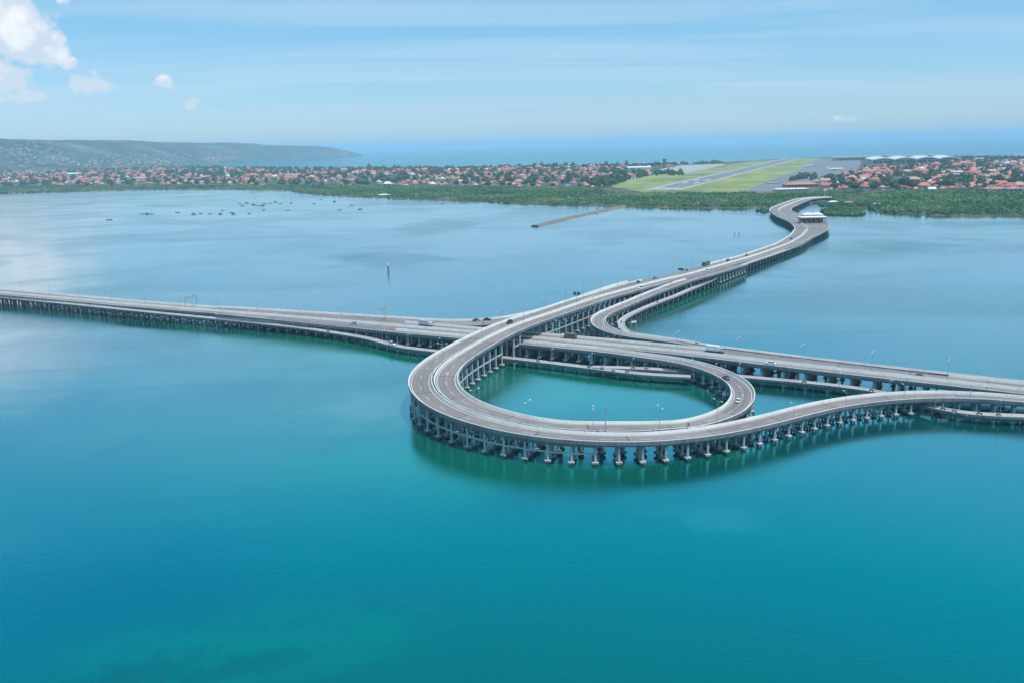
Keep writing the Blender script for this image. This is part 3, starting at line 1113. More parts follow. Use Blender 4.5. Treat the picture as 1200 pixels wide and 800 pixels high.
# exit ramp climbing behind the main road on to the flyover
er = [mm_at(x, o, z) for x, o, z in ((-200, 10.0, 5.96), (-170, 11.5, 5.96), (-140, 12.6, 5.96), (-110, 13.4, 5.97), (-80, 14.6, 6), (-50, 16, 6.1))] + \
     U([(537, 378.2, 6.5), (556, 377.4, 7.0), (575, 376, 7.6), (592, 374.6, 8.4)]) + [np.array(p) for p in ((14, 463, 9.8), (27, 474, 10.8), (37.5, 488, 11.5), (47, 503, 11.75), (57, 520, 11.72), (68, 538, 11.4), (80, 556, 11.0))]
ER = Road(er, 7.0, 12.0, L=4.0, Rr=-3.9)
for i in range(len(ER.s)):
    if ER.P[i, 0] < -2 and ER.P[i, 1] > 0:
        o = (ER.P[i, :2] - MM.P[MM.idx(ER.P[i]), :2]) @ MM.N[MM.idx(ER.P[i])]
        ER.R[i] = -min(o - 9.35, 11.0)
        f = np.clip((-55 - ER.P[i, 0]) / 130.0, 0, 1)
        ER.L[i] = 4.0 * (1 - f) + 0.3 * f
# ramp from the airport down to the main road (right of the flyover)
i_b0, i_b1 = MED.pix(850, 309.5), MED.pix(790, 325.5)
s_pts = MED.offset_pts(i_b0, i_b1, 13.3, -0.25) + U([(767, 343, 8.9), (745, 352.5, 8.6), (722, 362, 8.0), (706, 369, 7.4), (699.5, 376, 7.1), (703, 383, 6.9), (714, 388.5, 6.6), (729, 393.2, 6.3)]) + \
        [mm_at(x, o, 5.96) for x, o in ((72, 16.6), (84, 13.8), (100, 12.6), (120, 11.6), (140, 10.9), (160, 10.4), (180, 10.0))]
SR = Road(s_pts, 4.5, 10.0, L=4.0, Rr=-4.0)
for i in range(len(SR.s)):
    if SR.P[i, 0] > 84 and SR.P[i, 1] < 395:
        j = MM.idx(SR.P[i])
        o = (SR.P[i, :2] - MM.P[j, :2]) @ MM.N[j]
        f = np.clip((SR.P[i, 0] - 84) / 15.0, 0, 1)
        SR.R[i] = -4.0 * (1 - f) + f * -(o - 9.35)
        g = np.clip((SR.P[i, 0] - 90) / 75.0, 0, 1)
        SR.L[i] = 2.6 * (1 - g) + 0.2 * g
    j = MED.idx(SR.P[i])
    if SR.P[i, 1] > 520:
        o = (SR.P[i, :2] - MED.P[j, :2]) @ MED.N[j]
        if o < 14.5:
            SR.R[i] = -(o - 9.45)
# motorcycle lanes
def near_edge(pts, w=2.0):
    r_ = Road(U(pts), 6.0, 12.0)
    return r_
B1 = near_edge([(-60, 343, 5.2), (0, 349.5, 5.2), (75, 357, 5.2), (150, 364.8, 5.0), (225, 372.2, 4.7), (290, 378.6, 4.3), (355, 386, 3.8), (400, 393, 3.4), (425, 397.2, 3.2), (450, 403.5, 3.1), (465, 408, 3),
                (500, 412.3, 3), (550, 417, 3), (600, 421.5, 3), (650, 427.7, 3), (700, 434, 3), (752, 440.3, 3), (809, 443.2, 3)])
B1.L[:] = 4.0
B1.R[:] = 0.0
B2 = Road(U([(694, 430.6, 3), (720, 431.0, 3), (766, 432.8, 3), (820, 437, 3), (875, 442.2, 3), (900, 444.3, 3), (950, 449, 3), (975, 451.6, 3), (1010, 456, 3), (1034, 460, 3)]) +
          [np.array(p) for p in ((148, 316, 3), (151.5, 306, 3), (155.5, 299, 3), (163, 292.5, 3), (172, 290, 3), (181, 288.4, 3), (205, 284, 3), (260, 268, 3))], 5.0, 8.0, L=1.9, Rr=-1.9)
i_c0, i_c1 = MED.pix(952, 272) , MED.pix(868, 304.5)
b4 = MED.offset_pts(MED.pix(938, 277.5), i_c1, 11.6, -0.4) + U([(848, 319, 5.6), (832, 329.5, 4.9), (811, 338.7, 4.3), (790, 348, 4.1), (777, 352.6, 4), (752, 362.6, 4), (736, 370.5, 4.1), (727, 377, 4.3), (729, 385, 4.8), (738, 391, 5.4)]) + \
     [mm_at(x, o, z) for x, o, z in ((70, 22.5, 5.8), (82, 17.8, 5.9), (92, 15.6, 5.96), (110, 14.2, 5.96), (130, 13.2, 5.96), (150, 12.4, 5.96), (170, 11.9, 5.96), (195, 11.6, 5.96), (235, 11.6, 5.96), (330, 11.6, 5.96))]
B4 = Road(b4, 5.0, 10.0, L=1.9, Rr=-1.9)
ROADS += [MA, MBR, FI, ER, SR, B1, B2, B4]

g_cut = lambda road, a, b: (min(road.idx(a), road.idx(b)), max(road.idx(a), road.idx(b)))
far_trunk = lambda c: c[1] > 600
tie = lambda c, z: z > 7.7
q1, q2 = FO.pix(735, 338), FO.pix(838, 313)
viaduct('flyover_ramp', 'curving grey carriageway along the outer side of the flyover and loop, above tall piers', FO, spacing=6.8, far=far_trunk, ties=tie,
        gapR=[(min(q1, q2), max(q1, q2) - 20)], cat='viaduct')
f_end = i_cut
j1, j2 = FI.idx(MED.pt(MED.pix(845, 311), 5)), FI.idx(MED.pt(MED.pix(772, 330), 5))
k1, k2 = FI.idx(mm_at(-58, -13.5)), i_cut + 5
viaduct('loop_ramp', 'inner loop carriageway that turns back tightly and joins the main road', FI, spacing=6.8, far=far_trunk, ties=tie, i1=f_end,
        gapL=[(min(j1, j2), max(j1, j2))], gapR=[(k1, k2)])
m1, m2 = MA.idx(mm_at(-185, 9)), MA.idx(mm_at(-62, 9))
m3, m4 = MA.idx(mm_at(88, 9)), MA.idx(mm_at(172, 9))
viaduct('highway_viaduct', 'straight far carriageway of the main sea highway beneath the flyover', MA, spacing=9.0, far=lambda c: c[0] < -330, gapL=[(m1, m2), (m3, m4)])
m1, m2 = MBR.idx(mm_at(-172, -9)), MBR.idx(mm_at(-58, -9))
viaduct('highway_viaduct', 'straight near carriageway of the main sea highway beside the motorcycle lane', MBR, spacing=9.0, far=lambda c: c[0] < -330, gapR=[(m1, m2)])
m1 = ER.idx((-8, 457))
viaduct('exit_ramp', 'ramp leaving the back of the main highway and climbing behind the flyover', ER, spacing=6.8, gapR=[(0, m1), (ER.idx((50, 508)), len(ER.s))], i0=8, barrier=0.93)
m1, m2 = SR.idx(mm_at(88, 12)), len(SR.s)
viaduct('curved_ramp', 'ramp with a tight bend descending from the airport branch to the highway', SR, spacing=6.8, gapR=[(0, SR.idx(MED.pt(i_b1, 13))), (m1, m2)], gapL=[(SR.idx(mm_at(120, 12)), m2)], i1=SR.idx(mm_at(165, 10)))
viaduct('motorcycle_viaduct', 'low narrow motorcycle lane running in front of the main highway and ending inside the loop', B1, girder=0.5, slab=0.28, spacing=7.0, lanes=False, top='deck_concrete', small=True, barrier=0.55)
viaduct('motorcycle_viaduct', 'low narrow motorcycle lane passing below the loop and the outer ramp', B2, girder=0.5, slab=0.28, spacing=7.0, lanes=False, top='deck_concrete', small=True, barrier=0.55)
viaduct('motorcycle_viaduct', 'narrow motorcycle lane along the right side of the airport branch and curved ramp', B4, girder=0.5, slab=0.28, spacing=8.0, lanes=False, top='deck_concrete', small=True, barrier=0.55)

# ------------------------------------------------------------------ mangroves, trees
ico = None


def ico_mesh(sub):
    b_ = bmesh.new()
    bmesh.ops.create_icosphere(b_, subdivisions=sub, radius=1.0)
    b_.verts.ensure_lookup_table()
    v_ = np.array([v.co[:] for v in b_.verts])
    f_ = np.array([[v.index for v in f.verts] for f in b_.faces])
    b_.free()
    return v_, f_


ICO1 = ico_mesh(1)
ICO2 = ico_mesh(2)


def crown_variant(seed, leaves, lumps=True, sub=1):
    """unit crown: a lumpy core with many small leaf-clump faces spread over and out of it"""
    r_ = np.random.default_rng(seed)
    v, f = (ICO1 if sub == 1 else ICO2)
    v = v.copy()
    ph = r_.uniform(0, 6, (5, 3))
    rad = np.ones(len(v))
    for p in ph:
        rad += 0.10 * np.sin(v @ (p * 1.3) + p[0] * 3)
    rad += r_.normal(0, 0.09, len(v))
    v = v * (rad * 0.84)[:, None]
    v[:, 2] = np.where(v[:, 2] < -0.35, -0.35 + (v[:, 2] + 0.35) * 0.4, v[:, 2])
    tris = [f]
    V = [v]
    T = [np.full(len(f), 0.8)]
    base = len(v)
    for k in range(leaves):
        d = r_.normal(0, 1, 3)
        d /= np.linalg.norm(d)
        if d[2] < -0.3:
            d[2] *= -0.6
        c = d * r_.uniform(0.82, 1.13)
        s = r_.uniform(0.14, 0.30)
        n1 = np.cross(d, r_.normal(0, 1, 3))
        n1 /= np.linalg.norm(n1)
        n2 = np.cross(d, n1) * r_.uniform(0.6, 1.0) + d * r_.uniform(-0.6, 0.6)
        q = np.array([c - n1 * s - n2 * s * .5, c + n1 * s * .8 - n2 * s, c + n1 * s + n2 * s * .6, c - n1 * s * .7 + n2 * s])
        V.append(q)
        tris.append(np.array([[0, 1, 2], [0, 2, 3]]) + base)
        t_ = r_.uniform(0.75, 1.3)
        T.append(np.full(2, t_))
        base += 4
    return np.concatenate(V), np.concatenate(tris), np.concatenate(T)


def big_mesh(name, V, F, T, mat):
    """V (n,3), F (m,3) triangles, T (m,3) tints"""
    me = bpy.data.meshes.new(name)
    me.vertices.add(len(V))
    me.vertices.foreach_set('co', V.astype(np.float32).ravel())
    me.loops.add(F.size)
    me.loops.foreach_set('vertex_index', F.astype(np.int32).ravel())
    me.polygons.add(len(F))
    me.polygons.foreach_set('loop_start', np.arange(0, F.size, 3, dtype=np.int32))
    me.polygons.foreach_set('loop_total', np.full(len(F), 3, np.int32))
    me.materials.append(MATS[mat])
    a = me.attributes.new('tint', 'FLOAT_COLOR', 'FACE')
    a.data.foreach_set('color', np.c_[T, np.ones(len(T))].astype(np.float32).ravel())
    me.update(calc_edges=True)
    return me


def scatter_crowns(pos, rad, hgt, tints, variants):
    """many crowns joined into arrays"""
    Vs, Fs, Ts = [], [], []
    b0 = 0
    for (x, y, z), r_, h_, t_ in zip(pos, rad, hgt, tints):
        v, f, tv = variants[int(rng.integers(len(variants)))]
        a = rng.uniform(0, 6.28)
        ca, sa = math.cos(a), math.sin(a)
        w = np.c_[(v[:, 0] * ca - v[:, 1] * sa) * r_ + x, (v[:, 0] * sa + v[:, 1] * ca) * r_ + y, (v[:, 2] + 0.36) * h_ * 0.74 + z]
        Vs.append(w)
        Fs.append(f + b0)
        Ts.append(tv[:, None] * np.array(t_)[None])
        b0 += len(v)
    return np.concatenate(Vs), np.concatenate(Fs), np.concatenate(Ts)


def in_poly(x, y, poly):
    poly = np.asarray(poly)
    c = np.zeros(len(x), bool)
    j = len(poly) - 1
    for i in range(len(poly)):
        xi, yi = poly[i]
        xj, yj = poly[j]
        hit = ((yi > y) != (yj > y)) & (x < (xj - xi) * (y - yi) / (yj - yi + 1e-12) + xi)
        c ^= hit
        j = i
    return c


def sample_world(pix, n, z=1.4, min_v=None):
    """points spread evenly over the ground that a photo polygon shows"""
    wp = np.array([at(u, v, z)[:2] for u, v in pix])
    lo, hi = wp.min(0), wp.max(0)
    out = []
    tot = 0
    while tot < n:
        p = rng.uniform(lo, hi, (6000, 2))
        k = in_poly(p[:, 0], p[:, 1], wp)
        out.append(p[k])
        tot += k.sum()
    return np.concatenate(out)[:n]


VAR_M = [crown_variant(100 + k, 22) for k in range(10)]
VAR_T = [crown_variant(200 + k, 46) for k in range(8)]
road_keep = np.concatenate([FO.P[:, :2], FI.P[:, :2]])


def off_roads(p, d=17):
    k = np.ones(len(p), bool)
    for i in range(0, len(road_keep), 3):
        k &= np.hypot(p[:, 0] - road_keep[i, 0], p[:, 1] - road_keep[i, 1]) > d
    return k


MANG = [
    ([(-40, 226.5), (75, 224.8), (150, 222), (200, 221.4), (260, 221.4), (340, 222.4), (340, 218), (260, 217), (150, 217.2), (60, 218), (-40, 220)], 900, 5.0),
    ([(340, 222.4), (352, 225.2), (400, 229), (440, 230.3), (480, 232.1), (520, 233.5), (560, 235.2), (600, 238), (650, 239.2), (700, 240.3), (735, 241.5), (738, 229), (700, 222), (640, 220.5), (560, 219.5), (470, 219), (400, 218), (340, 217.5)], 2500, 5.2),
    ([(735, 241.5), (800, 242.4), (860, 242.8), (888, 242), (905, 240), (912, 230), (880, 227), (800, 227), (745, 227.5), (738, 230)], 1150, 5.4),
    ([(905, 240), (930, 237), (945, 232), (990, 231), (1010, 229), (1010, 224.5), (960, 225), (905, 227)], 380, 5.2),
    ([(960, 240), (980, 242.5), (1000, 243), (1016, 242.5), (1022, 236), (1000, 232), (975, 232.5), (958, 235)], 210, 4.6),
    ([(1016, 242.7), (1026, 246.8), (1067, 249.6), (1117, 252.2), (1167, 252.2), (1200, 253.5), (1270, 255), (1270, 228), (1200, 224), (1100, 224), (1040, 224.5), (1012, 228), (1018, 238)], 1500, 5.2),
    ([(962, 247.6), (967, 251), (985, 252), (1004, 251.6), (1012, 250.3), (1011, 247.7), (1002, 245), (982, 244), (968, 245)], 120, 4.0),
    ([(886, 246.5), (895, 248.3), (904, 248), (903, 245.8), (892, 245.2)], 16, 3.2),
    ([(925, 243.3), (932, 247.5), (937, 247.5), (934, 244)], 10, 3.0),
]
Vs, Fs, Ts = [], [], []
b0 = 0
for pix, n, r0 in MANG:
    p = sample_world(pix, int(n * 1.6))
    p = p[off_roads(p, 15)]
    stand = np.array([0.5 + 0.5 * mnoise.fractal((q[0] / 90, q[1] / 90, 5.5), 1.0, 2.0, 3) for q in p])
    r_ = (0.42 + 0.75 * rng.random(len(p)) ** 1.6) * r0
    h_ = r0 * (0.55 + 0.75 * stand) * rng.uniform(0.85, 1.25, len(p))
    gt = rng.uniform(0.8, 1.25, len(p))
    red = rng.uniform(0.85, 1.25, len(p))
    grey = rng.random(len(p)) < 0.10
    patchy = np.array([mnoise.fractal((q[0] / 160, q[1] / 120, 9.1), 1.0, 2.0, 3) for q in p])
    gt *= np.clip(1.0 + 0.55 * patchy, 0.55, 1.6)
    tints = np.c_[gt * red * (0.78 + 0.35 * np.clip(patchy, -0.6, 1)), gt * 1.08, gt * 0.92]
    tints[grey] = np.c_[gt[grey] * 2.1, gt[grey] * 1.35, gt[grey] * 2.1]
    V, F, T = scatter_crowns(np.c_[p, np.full(len(p), -0.2)], r_, h_, tints, VAR_M)
    Vs.append(V); Fs.append(F + b0); Ts.append(T)
    b0 += len(V)
mang = put('mangrove_forest', big_mesh('mangrove_forest', np.concatenate(Vs), np.concatenate(Fs), np.concatenate(Ts), 'mangrove_leaf'))
tag(mang, 'dense green mangrove forest lining the shore of the bay', 'mangroves', None, 'stuff')

# town trees: the nearest ones as single trees, the rest as one wood
TOWN = [
    ([(-60, 219.5), (60, 218), (150, 217), (260, 217), (340, 217.3), (400, 218), (470, 219), (560, 219.5), (640, 220.3), (700, 221), (716, 218.8), (735, 210.8), (765, 205), (760, 195.5), (650, 196.8), (560, 198.5), (420, 199.5), (300, 199), (190, 197.5), (60, 197.5), (-60, 197.5)], 'left'),
    ([(965, 226), (1010, 224.6), (1100, 224), (1200, 224), (1260, 225), (1260, 190), (1200, 189.5), (1126, 190), (1010, 199), (966, 211)], 'right'),
]
AIR_CLEAR = [at(u, v, 1.4)[:2] for u, v in ((1000, 196), (1126, 191), (1126, 185), (975, 185))]
houses_pts, tree_pts = [], []
for pix, side in TOWN:
    h = sample_world(pix, 4200 if side == 'left' else 2100)
    # thin out so that roofs do not overlap
    keep = []
    cell = {}
    for p in h:
        c_ = (int(p[0] // 24), int(p[1] // 24))
        if any((c_[0] + a, c_[1] + b) in cell and np.hypot(*(cell[(c_[0] + a, c_[1] + b)] - p)) < 17 for a in (-1, 0, 1) for b in (-1, 0, 1)):
            continue
        cell[c_] = p
        keep.append(p)
    h = np.array(keep)
    k = np.array([mnoise.noise((p[0] / 260, p[1] / 260, 3.1 if side == 'left' else 7.7)) for p in h])
    h = h[k > (-0.22 if side == 'left' else -0.5)]
    houses_pts.append((h, side))
    t_ = sample_world(pix, 3600 if side == 'left' else 1100)
    k = np.array([mnoise.noise((p[0] / 260, p[1] / 260, 3.1 if side == 'left' else 7.7)) for p in t_])
    pr = np.where(k < -0.1, 1.0, 0.55)
    t_ = t_[rng.random(len(t_)) < pr]
    hx = h
    dmin = np.array([np.min(np.hypot(hx[:, 0] - p[0], hx[:, 1] - p[1])) for p in t_])
    tree_pts.append((t_[dmin > 9], side))
tp = np.concatenate([t for t, _ in tree_pts])
# coastal fringe, airfield edge and the clump behind the service sheds
fr_pts = [sample_world(q, n_) for q, n_ in (
    ([(420, 199.6), (560, 198.7), (650, 197), (760, 195.3), (850, 191.6), (850, 190.6), (760, 194.2), (650, 195.7), (560, 197.4), (420, 198.4)], 420),
    ([(1010, 190.5), (1126, 190.5), (1260, 189.5), (1260, 185.5), (1126, 185.5)], 330),
    ([(190, 197.7), (420, 199.7), (420, 198.4), (190, 196.5)], 220),
    ([(-60, 197.5), (190, 197.6), (190, 196.4), (100, 194), (-60, 193.5)], 500),
    ([(924, 212.5), (956, 211.5), (957, 206), (924, 208)], 16),
    ([(767, 206.4), (800, 206), (800, 203.2), (768, 203.4)], 26),
    ([(716, 219), (735, 211.5), (760, 206.5), (745, 204.5), (700, 212), (690, 220)], 190))]
tp = np.concatenate([tp] + fr_pts)
dist = np.hypot(tp[:, 0], tp[:, 1])
order = np.argsort(dist)
tp = tp[order]
tr_r = rng.uniform(4.0, 8.5, len(tp)) * (1 + 0.5 * (rng.random(len(tp)) < 0.08))
tr_h = tr_r * rng.uniform(1.5, 2.1, len(tp))
N_TREE = 180
tree_meshes = []
for k in range(6):
    v, f, tv = crown_variant(300 + k, 90, sub=2)
    tone = (0.85 + 0.1 * k)
    w = np.c_[v[:, 0], v[:, 1], (v[:, 2] + 0.45) * 0.62]
    cm = big_mesh('crown', w, f, np.repeat(tv[:, None], 3, 1) * tone, 'tree_leaf')
    m_ = MB()
    m_.tube((0, 0, -0.42), (0.02, 0.01, 0.10), 0.06, 0.04, 6)
    for q in range(4):
        a = q * 1.57 + k
        m_.tube((0.02, 0.01, 0.02), (0.45 * math.cos(a), 0.45 * math.sin(a), 0.36), 0.03, 0.012, 5)
    tree_meshes.append((cm, m_.mesh('trunk', 'bark')))
TREE_LAB = {
    'left': 'among the red roofs behind the long mangrove shore',
    'right': 'among the red roofs beside the airport terminal',
    'air': 'at the edge of the grassy airfield'}
for i in range(N_TREE):
    p = tp[i]
    q = project(np.array([[p[0], p[1], 1.4]]))[0]
    side = 'right' if q[0] > 962 else ('air' if q[0] > 690 else 'left')
    sz_ = 'small' if tr_r[i] < 5.2 else ('mid-sized' if tr_r[i] < 7.2 else ('large' if tr_r[i] < 9 else 'huge'))
    tn_ = ['darkest green', 'dark green', 'deep green', 'mid green', 'fresh green', 'light green'][i % 6]
    lab_ = f'{sz_} {tn_} broad tree ' + TREE_LAB[side]
    t_ = thing('tree', lab_, 'tree', (p[0], p[1], 1.4), rng.uniform(0, 6.28), f'{sz_} {tn_} trees ' + TREE_LAB[side])
    cm, tm = tree_meshes[i % 6]
    c = put('crown', cm, t_, (0, 0, tr_h[i] * 0.42))
    c.scale = (tr_r[i], tr_r[i], tr_h[i] * 0.85)
    c2 = put('trunk', tm, t_, (0, 0, tr_h[i] * 0.42))
    c2.scale = (tr_r[i], tr_r[i], tr_h[i])
rest = tp[N_TREE:]
gt = rng.uniform(0.75, 1.3, len(rest))
V, F, T = scatter_crowns(np.c_[rest, np.full(len(rest), 1.0)], tr_r[N_TREE:], tr_h[N_TREE:], np.c_[gt, gt, gt], VAR_T)
wood = put('town_wood', big_mesh('town_wood', V, F, T, 'tree_leaf'))
tag(wood, 'far green trees scattered through the town and along the ocean coast', 'trees', None, 'stuff')

# ------------------------------------------------------------------ houses of the town
ROOFS = [('orange', (0.66, 0.215, 0.135)), ('red', (0.56, 0.14, 0.12)), ('pinkish', (0.66, 0.31, 0.27)), ('brown', (0.32, 0.165, 0.135)), ('pale grey', (0.50, 0.49, 0.48)), ('white', (0.78, 0.77, 0.75)), ('blue grey', (0.20, 0.24, 0.31))]
ROOF_P = [0.32, 0.27, 0.19, 0.08, 0.06, 0.05, 0.03]
WALLS = [('white', (0.64, 0.62, 0.60)), ('cream', (0.54, 0.47, 0.39)), ('grey', (0.36, 0.34, 0.33))]


def hip_roof(mb_, w, d, z, h, over=0.6, ridge=0.5, dx=0.0, dy=0.0):
    W_, D_ = w / 2 + over, d / 2 + over
    r_ = max(0.05, W_ - D_ * (1.0 if ridge is None else 1.0)) if ridge else 0.05
    vs_ = [(-W_, -D_, z), (W_, -D_, z), (W_, D_, z), (-W_, D_, z), (-r_, 0, z + h), (r_, 0, z + h)]
    vs_ += [(x, y, z - 0.25) for x, y, _ in vs_[:4]]
    vs_ = [(x + dx, y + dy, q) for x, y, q in vs_]
    mb_.add(vs_, [(0, 1, 5, 4), (2, 3, 4, 5), (1, 2, 5), (3, 0, 4), (6, 7, 1, 0), (7, 8, 2, 1), (8, 9, 3, 2), (9, 6, 0, 3), (9, 8, 7, 6)])


def house_shapes(w, d, fl, kind):
    """wall block, roof and window meshes of one house (local coordinates, unit colours)"""
    hw = 3.1 * fl
    wl, rf = MB(), MB()
    wl.box((0, 0, hw / 2), (w, d, hw))
    if kind == 'flat':
        rf.box((0, 0, hw + 0.18), (w + 0.5, d + 0.5, 0.36))
        rf.box((w * 0.2, d * 0.15, hw + 1.0), (w * 0.28, d * 0.3, 1.3))
    elif kind == 'gable':
        W_, D_ = w / 2 + 0.6, d / 2 + 0.7
        h = d * 0.40
        rf.add([(-W_, -D_, hw), (W_, -D_, hw), (W_, D_, hw), (-W_, D_, hw), (-W_, 0, hw + h), (W_, 0, hw + h)], [(0, 1, 5, 4), (2, 3, 4, 5), (1, 2, 5), (3, 0, 4), (3, 2, 1, 0)])
    else:
        hip_roof(rf, w, d, hw, d * 0.48, 1.2)
        if w > 15:
            wl.box((w * 0.22, -d * 0.5 - 1.6, hw * 0.5), (w * 0.36, 4.2, hw))
            hip_roof(rf, 4.2, w * 0.36, hw - 0.05, 1.9, dx=w * 0.22, dy=-d * 0.5 - 1.4)
    wins = []
    for f_ in range(fl):
        k = max(2, int(w / 4.5))
        for j in range(k):
            wins.append((-w / 2 + (j + 0.5) * w / k, -d / 2 - 0.02, f_ * 3.1 + 1.6))
    return wl, rf, wins


hp = np.concatenate([h for h, _ in houses_pts])
hs = np.concatenate([[s_] * len(h) for h, s_ in houses_pts])
dist = np.hypot(hp[:, 0], hp[:, 1])
order = np.argsort(dist)
hp, hs = hp[order], hs[order]
N_HOUSE = 290
sw_, sr_, = MB(), MB()
swin = MB()
proto = {}
place_txt = {'left': 'behind the long mangrove shore', 'right': 'in the town beside the airport'}
win_mesh = box_mesh('window', (1.5, 0.08, 1.3), 'glass')
for i in range(len(hp)):
    p = hp[i]
    ri = int(rng.choice(len(ROOFS), p=ROOF_P))
    wi = int(rng.choice(3, p=[0.5, 0.35, 0.15]))
    rn_, rc = ROOFS[ri]
    wn_, wc = WALLS[wi]
    size = int(rng.choice(4, p=[0.3, 0.4, 0.2, 0.1]))
    w, d = [(8, 6.5), (10.5, 8), (14, 9.5), (21, 12)][size]
    fl = 2 if rng.random() < 0.3 else 1
    if size == 3 and rng.random() < 0.5:
        fl = 3
    kind = 'flat' if ri in (4, 5) and rng.random() < 0.6 else ('gable' if rng.random() < 0.3 else 'hip')
    rz = (0.35 if hs[i] == 'left' else -0.15) + rng.choice([0, 1.5708]) + rng.normal(0, 0.12)
    if i < N_HOUSE:
        key = (ri, wi, size, fl, kind)
        if key not in proto:
            wl, rf, wins = house_shapes(w, d, fl, kind)
            wl.cur = None
            wl.tint = [wc] * len(wl.f)
            rf.tint = [rc] * len(rf.f)
            proto[key] = (wl.mesh('wall', 'wall_tint'), rf.mesh('roof', 'roof_tint'), wins)
        a, b, wins = proto[key]
        big = ['small', 'mid-sized', 'large', 'long'][size]
        st = ['single-storey', 'two-storey', 'three-storey'][fl - 1]
        lab = f'{big} {st} house, {wn_} walls, {rn_} {kind} roof, {place_txt[hs[i]]}'
        t_ = thing('house', lab, 'house', (p[0], p[1], 1.4), rz, f'{lab.split(" house")[0]} houses, {wn_} walls, {rn_} {kind} roof, {place_txt[hs[i]]}')
        wo_ = put('wall', a, t_)
        put('roof', b, t_)
        for q in wins[:6]:
            put('window', win_mesh, wo_, q)
    else:
        ca, sa = math.cos(rz), math.sin(rz)
        ws_ = rng.uniform(0.7, 1.5)
        wl, rf, wins = house_shapes(w * ws_, d * rng.uniform(0.8, 1.3), fl, kind)
        for src, dst, col in ((wl, sw_, wc), (rf, sr_, rc)):
            dst.cur = col
            dst.add([(p[0] + x * ca - y * sa, p[1] + x * sa + y * ca, z + 1.4) for x, y, z in src.v], src.f)
# villages on the slopes of the hills
for cu, ck, spread, n_v in ((122, 13, 16, 70), (126, 7, 24, 60), (150, 5, 34, 50), (168, 5, 30, 90), (178, 7, 22, 70), (202, 5, 7, 60), (198, 8, 10, 30), (239, 9, 6, 26)):
    for k in range(int(n_v * 0.7)):
        i = int(np.clip(cu + rng.normal(0, spread * 0.5), 0, len(us) - 1))
        j = int(np.clip(ck + rng.normal(0, 2.2), 1, NTR - 9))
        fu, fv = rng.random(), rng.random()
        i2 = min(i + 1, len(us) - 1)
        g = (HG[i, j] * (1 - fu) + HG[i2, j] * fu) * (1 - fv) + (HG[i, j + 1] * (1 - fu) + HG[i2, j + 1] * fu) * fv
        w, d = rng.uniform(7, 17) * (2 if rng.random() < 0.08 else 1), rng.uniform(7, 12)
        rc = ROOFS[int(rng.choice(len(ROOFS), p=[0.18, 0.14, 0.34, 0.08, 0.12, 0.11, 0.03]))][1]
        wc = WALLS[int(rng.integers(3))][1]
        sw_.cur = wc
        sw_.box((g[0], g[1], g[2] + 1.0), (w, d, 9), rng.uniform(-0.4, 0.4))
        sr_.cur = rc
        sr_.box((g[0], g[1], g[2] + 6.7), (w + 1.2, d + 1.2, 2.4), rng.uniform(-0.4, 0.4), 0.45)
swo = thing('far_town', 'far rows of red-roofed houses blending into one mass behind the mangroves', None, (0, 0, 0))
swo['kind'] = 'stuff'
for m_, nm, mt in ((sw_, 'wall', 'wall_tint'), (sr_, 'roof', 'roof_tint')):
    o = m_.build(nm, mt, swo)
    o['kind'] = 'stuff'

# ------------------------------------------------------------------ airport and shore buildings


def scale_at(u, v, z=1.4):
    """metres per photo pixel for something standing at that pixel"""
    p = at(u, v, z)
    return float((p - np.array([0, 0, CAM_H])) @ FW / FOC), p


# terminal with the wavy white roof
k_, p_ = scale_at(1073, 191.5)
W_ = 104 * k_
t_ = thing('terminal_building', 'airport terminal with a scalloped white wave roof over dark glass', 'terminal', tuple(p_), 0.0)
m_ = MB()
m_.box((0, 30, 7.4), (W_ * 0.97, 62, 14.8))
wall_t = m_.build('wall', 'grey_wall', t_)
for j in range(26):
    m_ = MB()
    m_.box((0, 0, 0), (W_ * 0.97 / 26 - 1.4, 0.3, 10))
    m_.build('glass_panel', 'glass', wall_t, False, (-W_ * 0.485 + (j + 0.5) * W_ * 0.97 / 26, -1.2, 7.0))
m_ = MB()
nx = 120
prof = []
for j in range(nx + 1):
    x = -W_ / 2 + W_ * j / nx
    ph = (j / nx * 4.0) % 1.0
    zz = 17 + 7.5 * math.sin(math.pi * ph) ** 0.8 * (0.8 + 0.2 * math.sin(j / nx * math.pi))
    prof.append((x, zz))
vs_, fs_ = [], []
for x, zz in prof:
    vs_ += [(x, -9, zz), (x, 70, zz + 4), (x, 70, zz + 0.5), (x, -9, zz - 3.2)]
for j in range(nx):
    a = j * 4
    for q in range(4):
        q2 = (q + 1) % 4
        fs_.append((a + q, a + 4 + q, a + 4 + q2, a + q2))
m_.add(vs_, fs_)
m_.build('roof', 'white_paint', t_)
m_ = MB()
for j in range(9):
    m_.tube((-W_ / 2 + W_ * j / 8.0, -6, 0), (-W_ / 2 + W_ * j / 8.0, -6, 12.0), 1.2, n=6)
    o_ = m_.build('column', 'white_paint', t_)
    m_ = MB()

k_, p_ = scale_at(1048, 187.6)
t_ = thing('concourse_building', 'long flat pale concourse roof behind the wave-roofed terminal', 'terminal', tuple(p_), 0.0)
m_ = MB()
m_.box((0, 40, 7), (132 * k_, 80, 14))
wc_ = m_.build('wall', 'grey_wall', t_)
m_ = MB()
m_.box((0, 40, 17), (136 * k_, 90, 5), 0, 0.97)
m_.build('roof', 'pale_apron', t_)
for j in range(20):
    m_ = MB()
    m_.box((0, 0, 0), (132 * k_ / 20 - 3, 0.3, 6))
    m_.build('window', 'glass', wc_, False, (-66 * k_ + (j + 0.5) * 132 * k_ / 20, -0.12, 7))

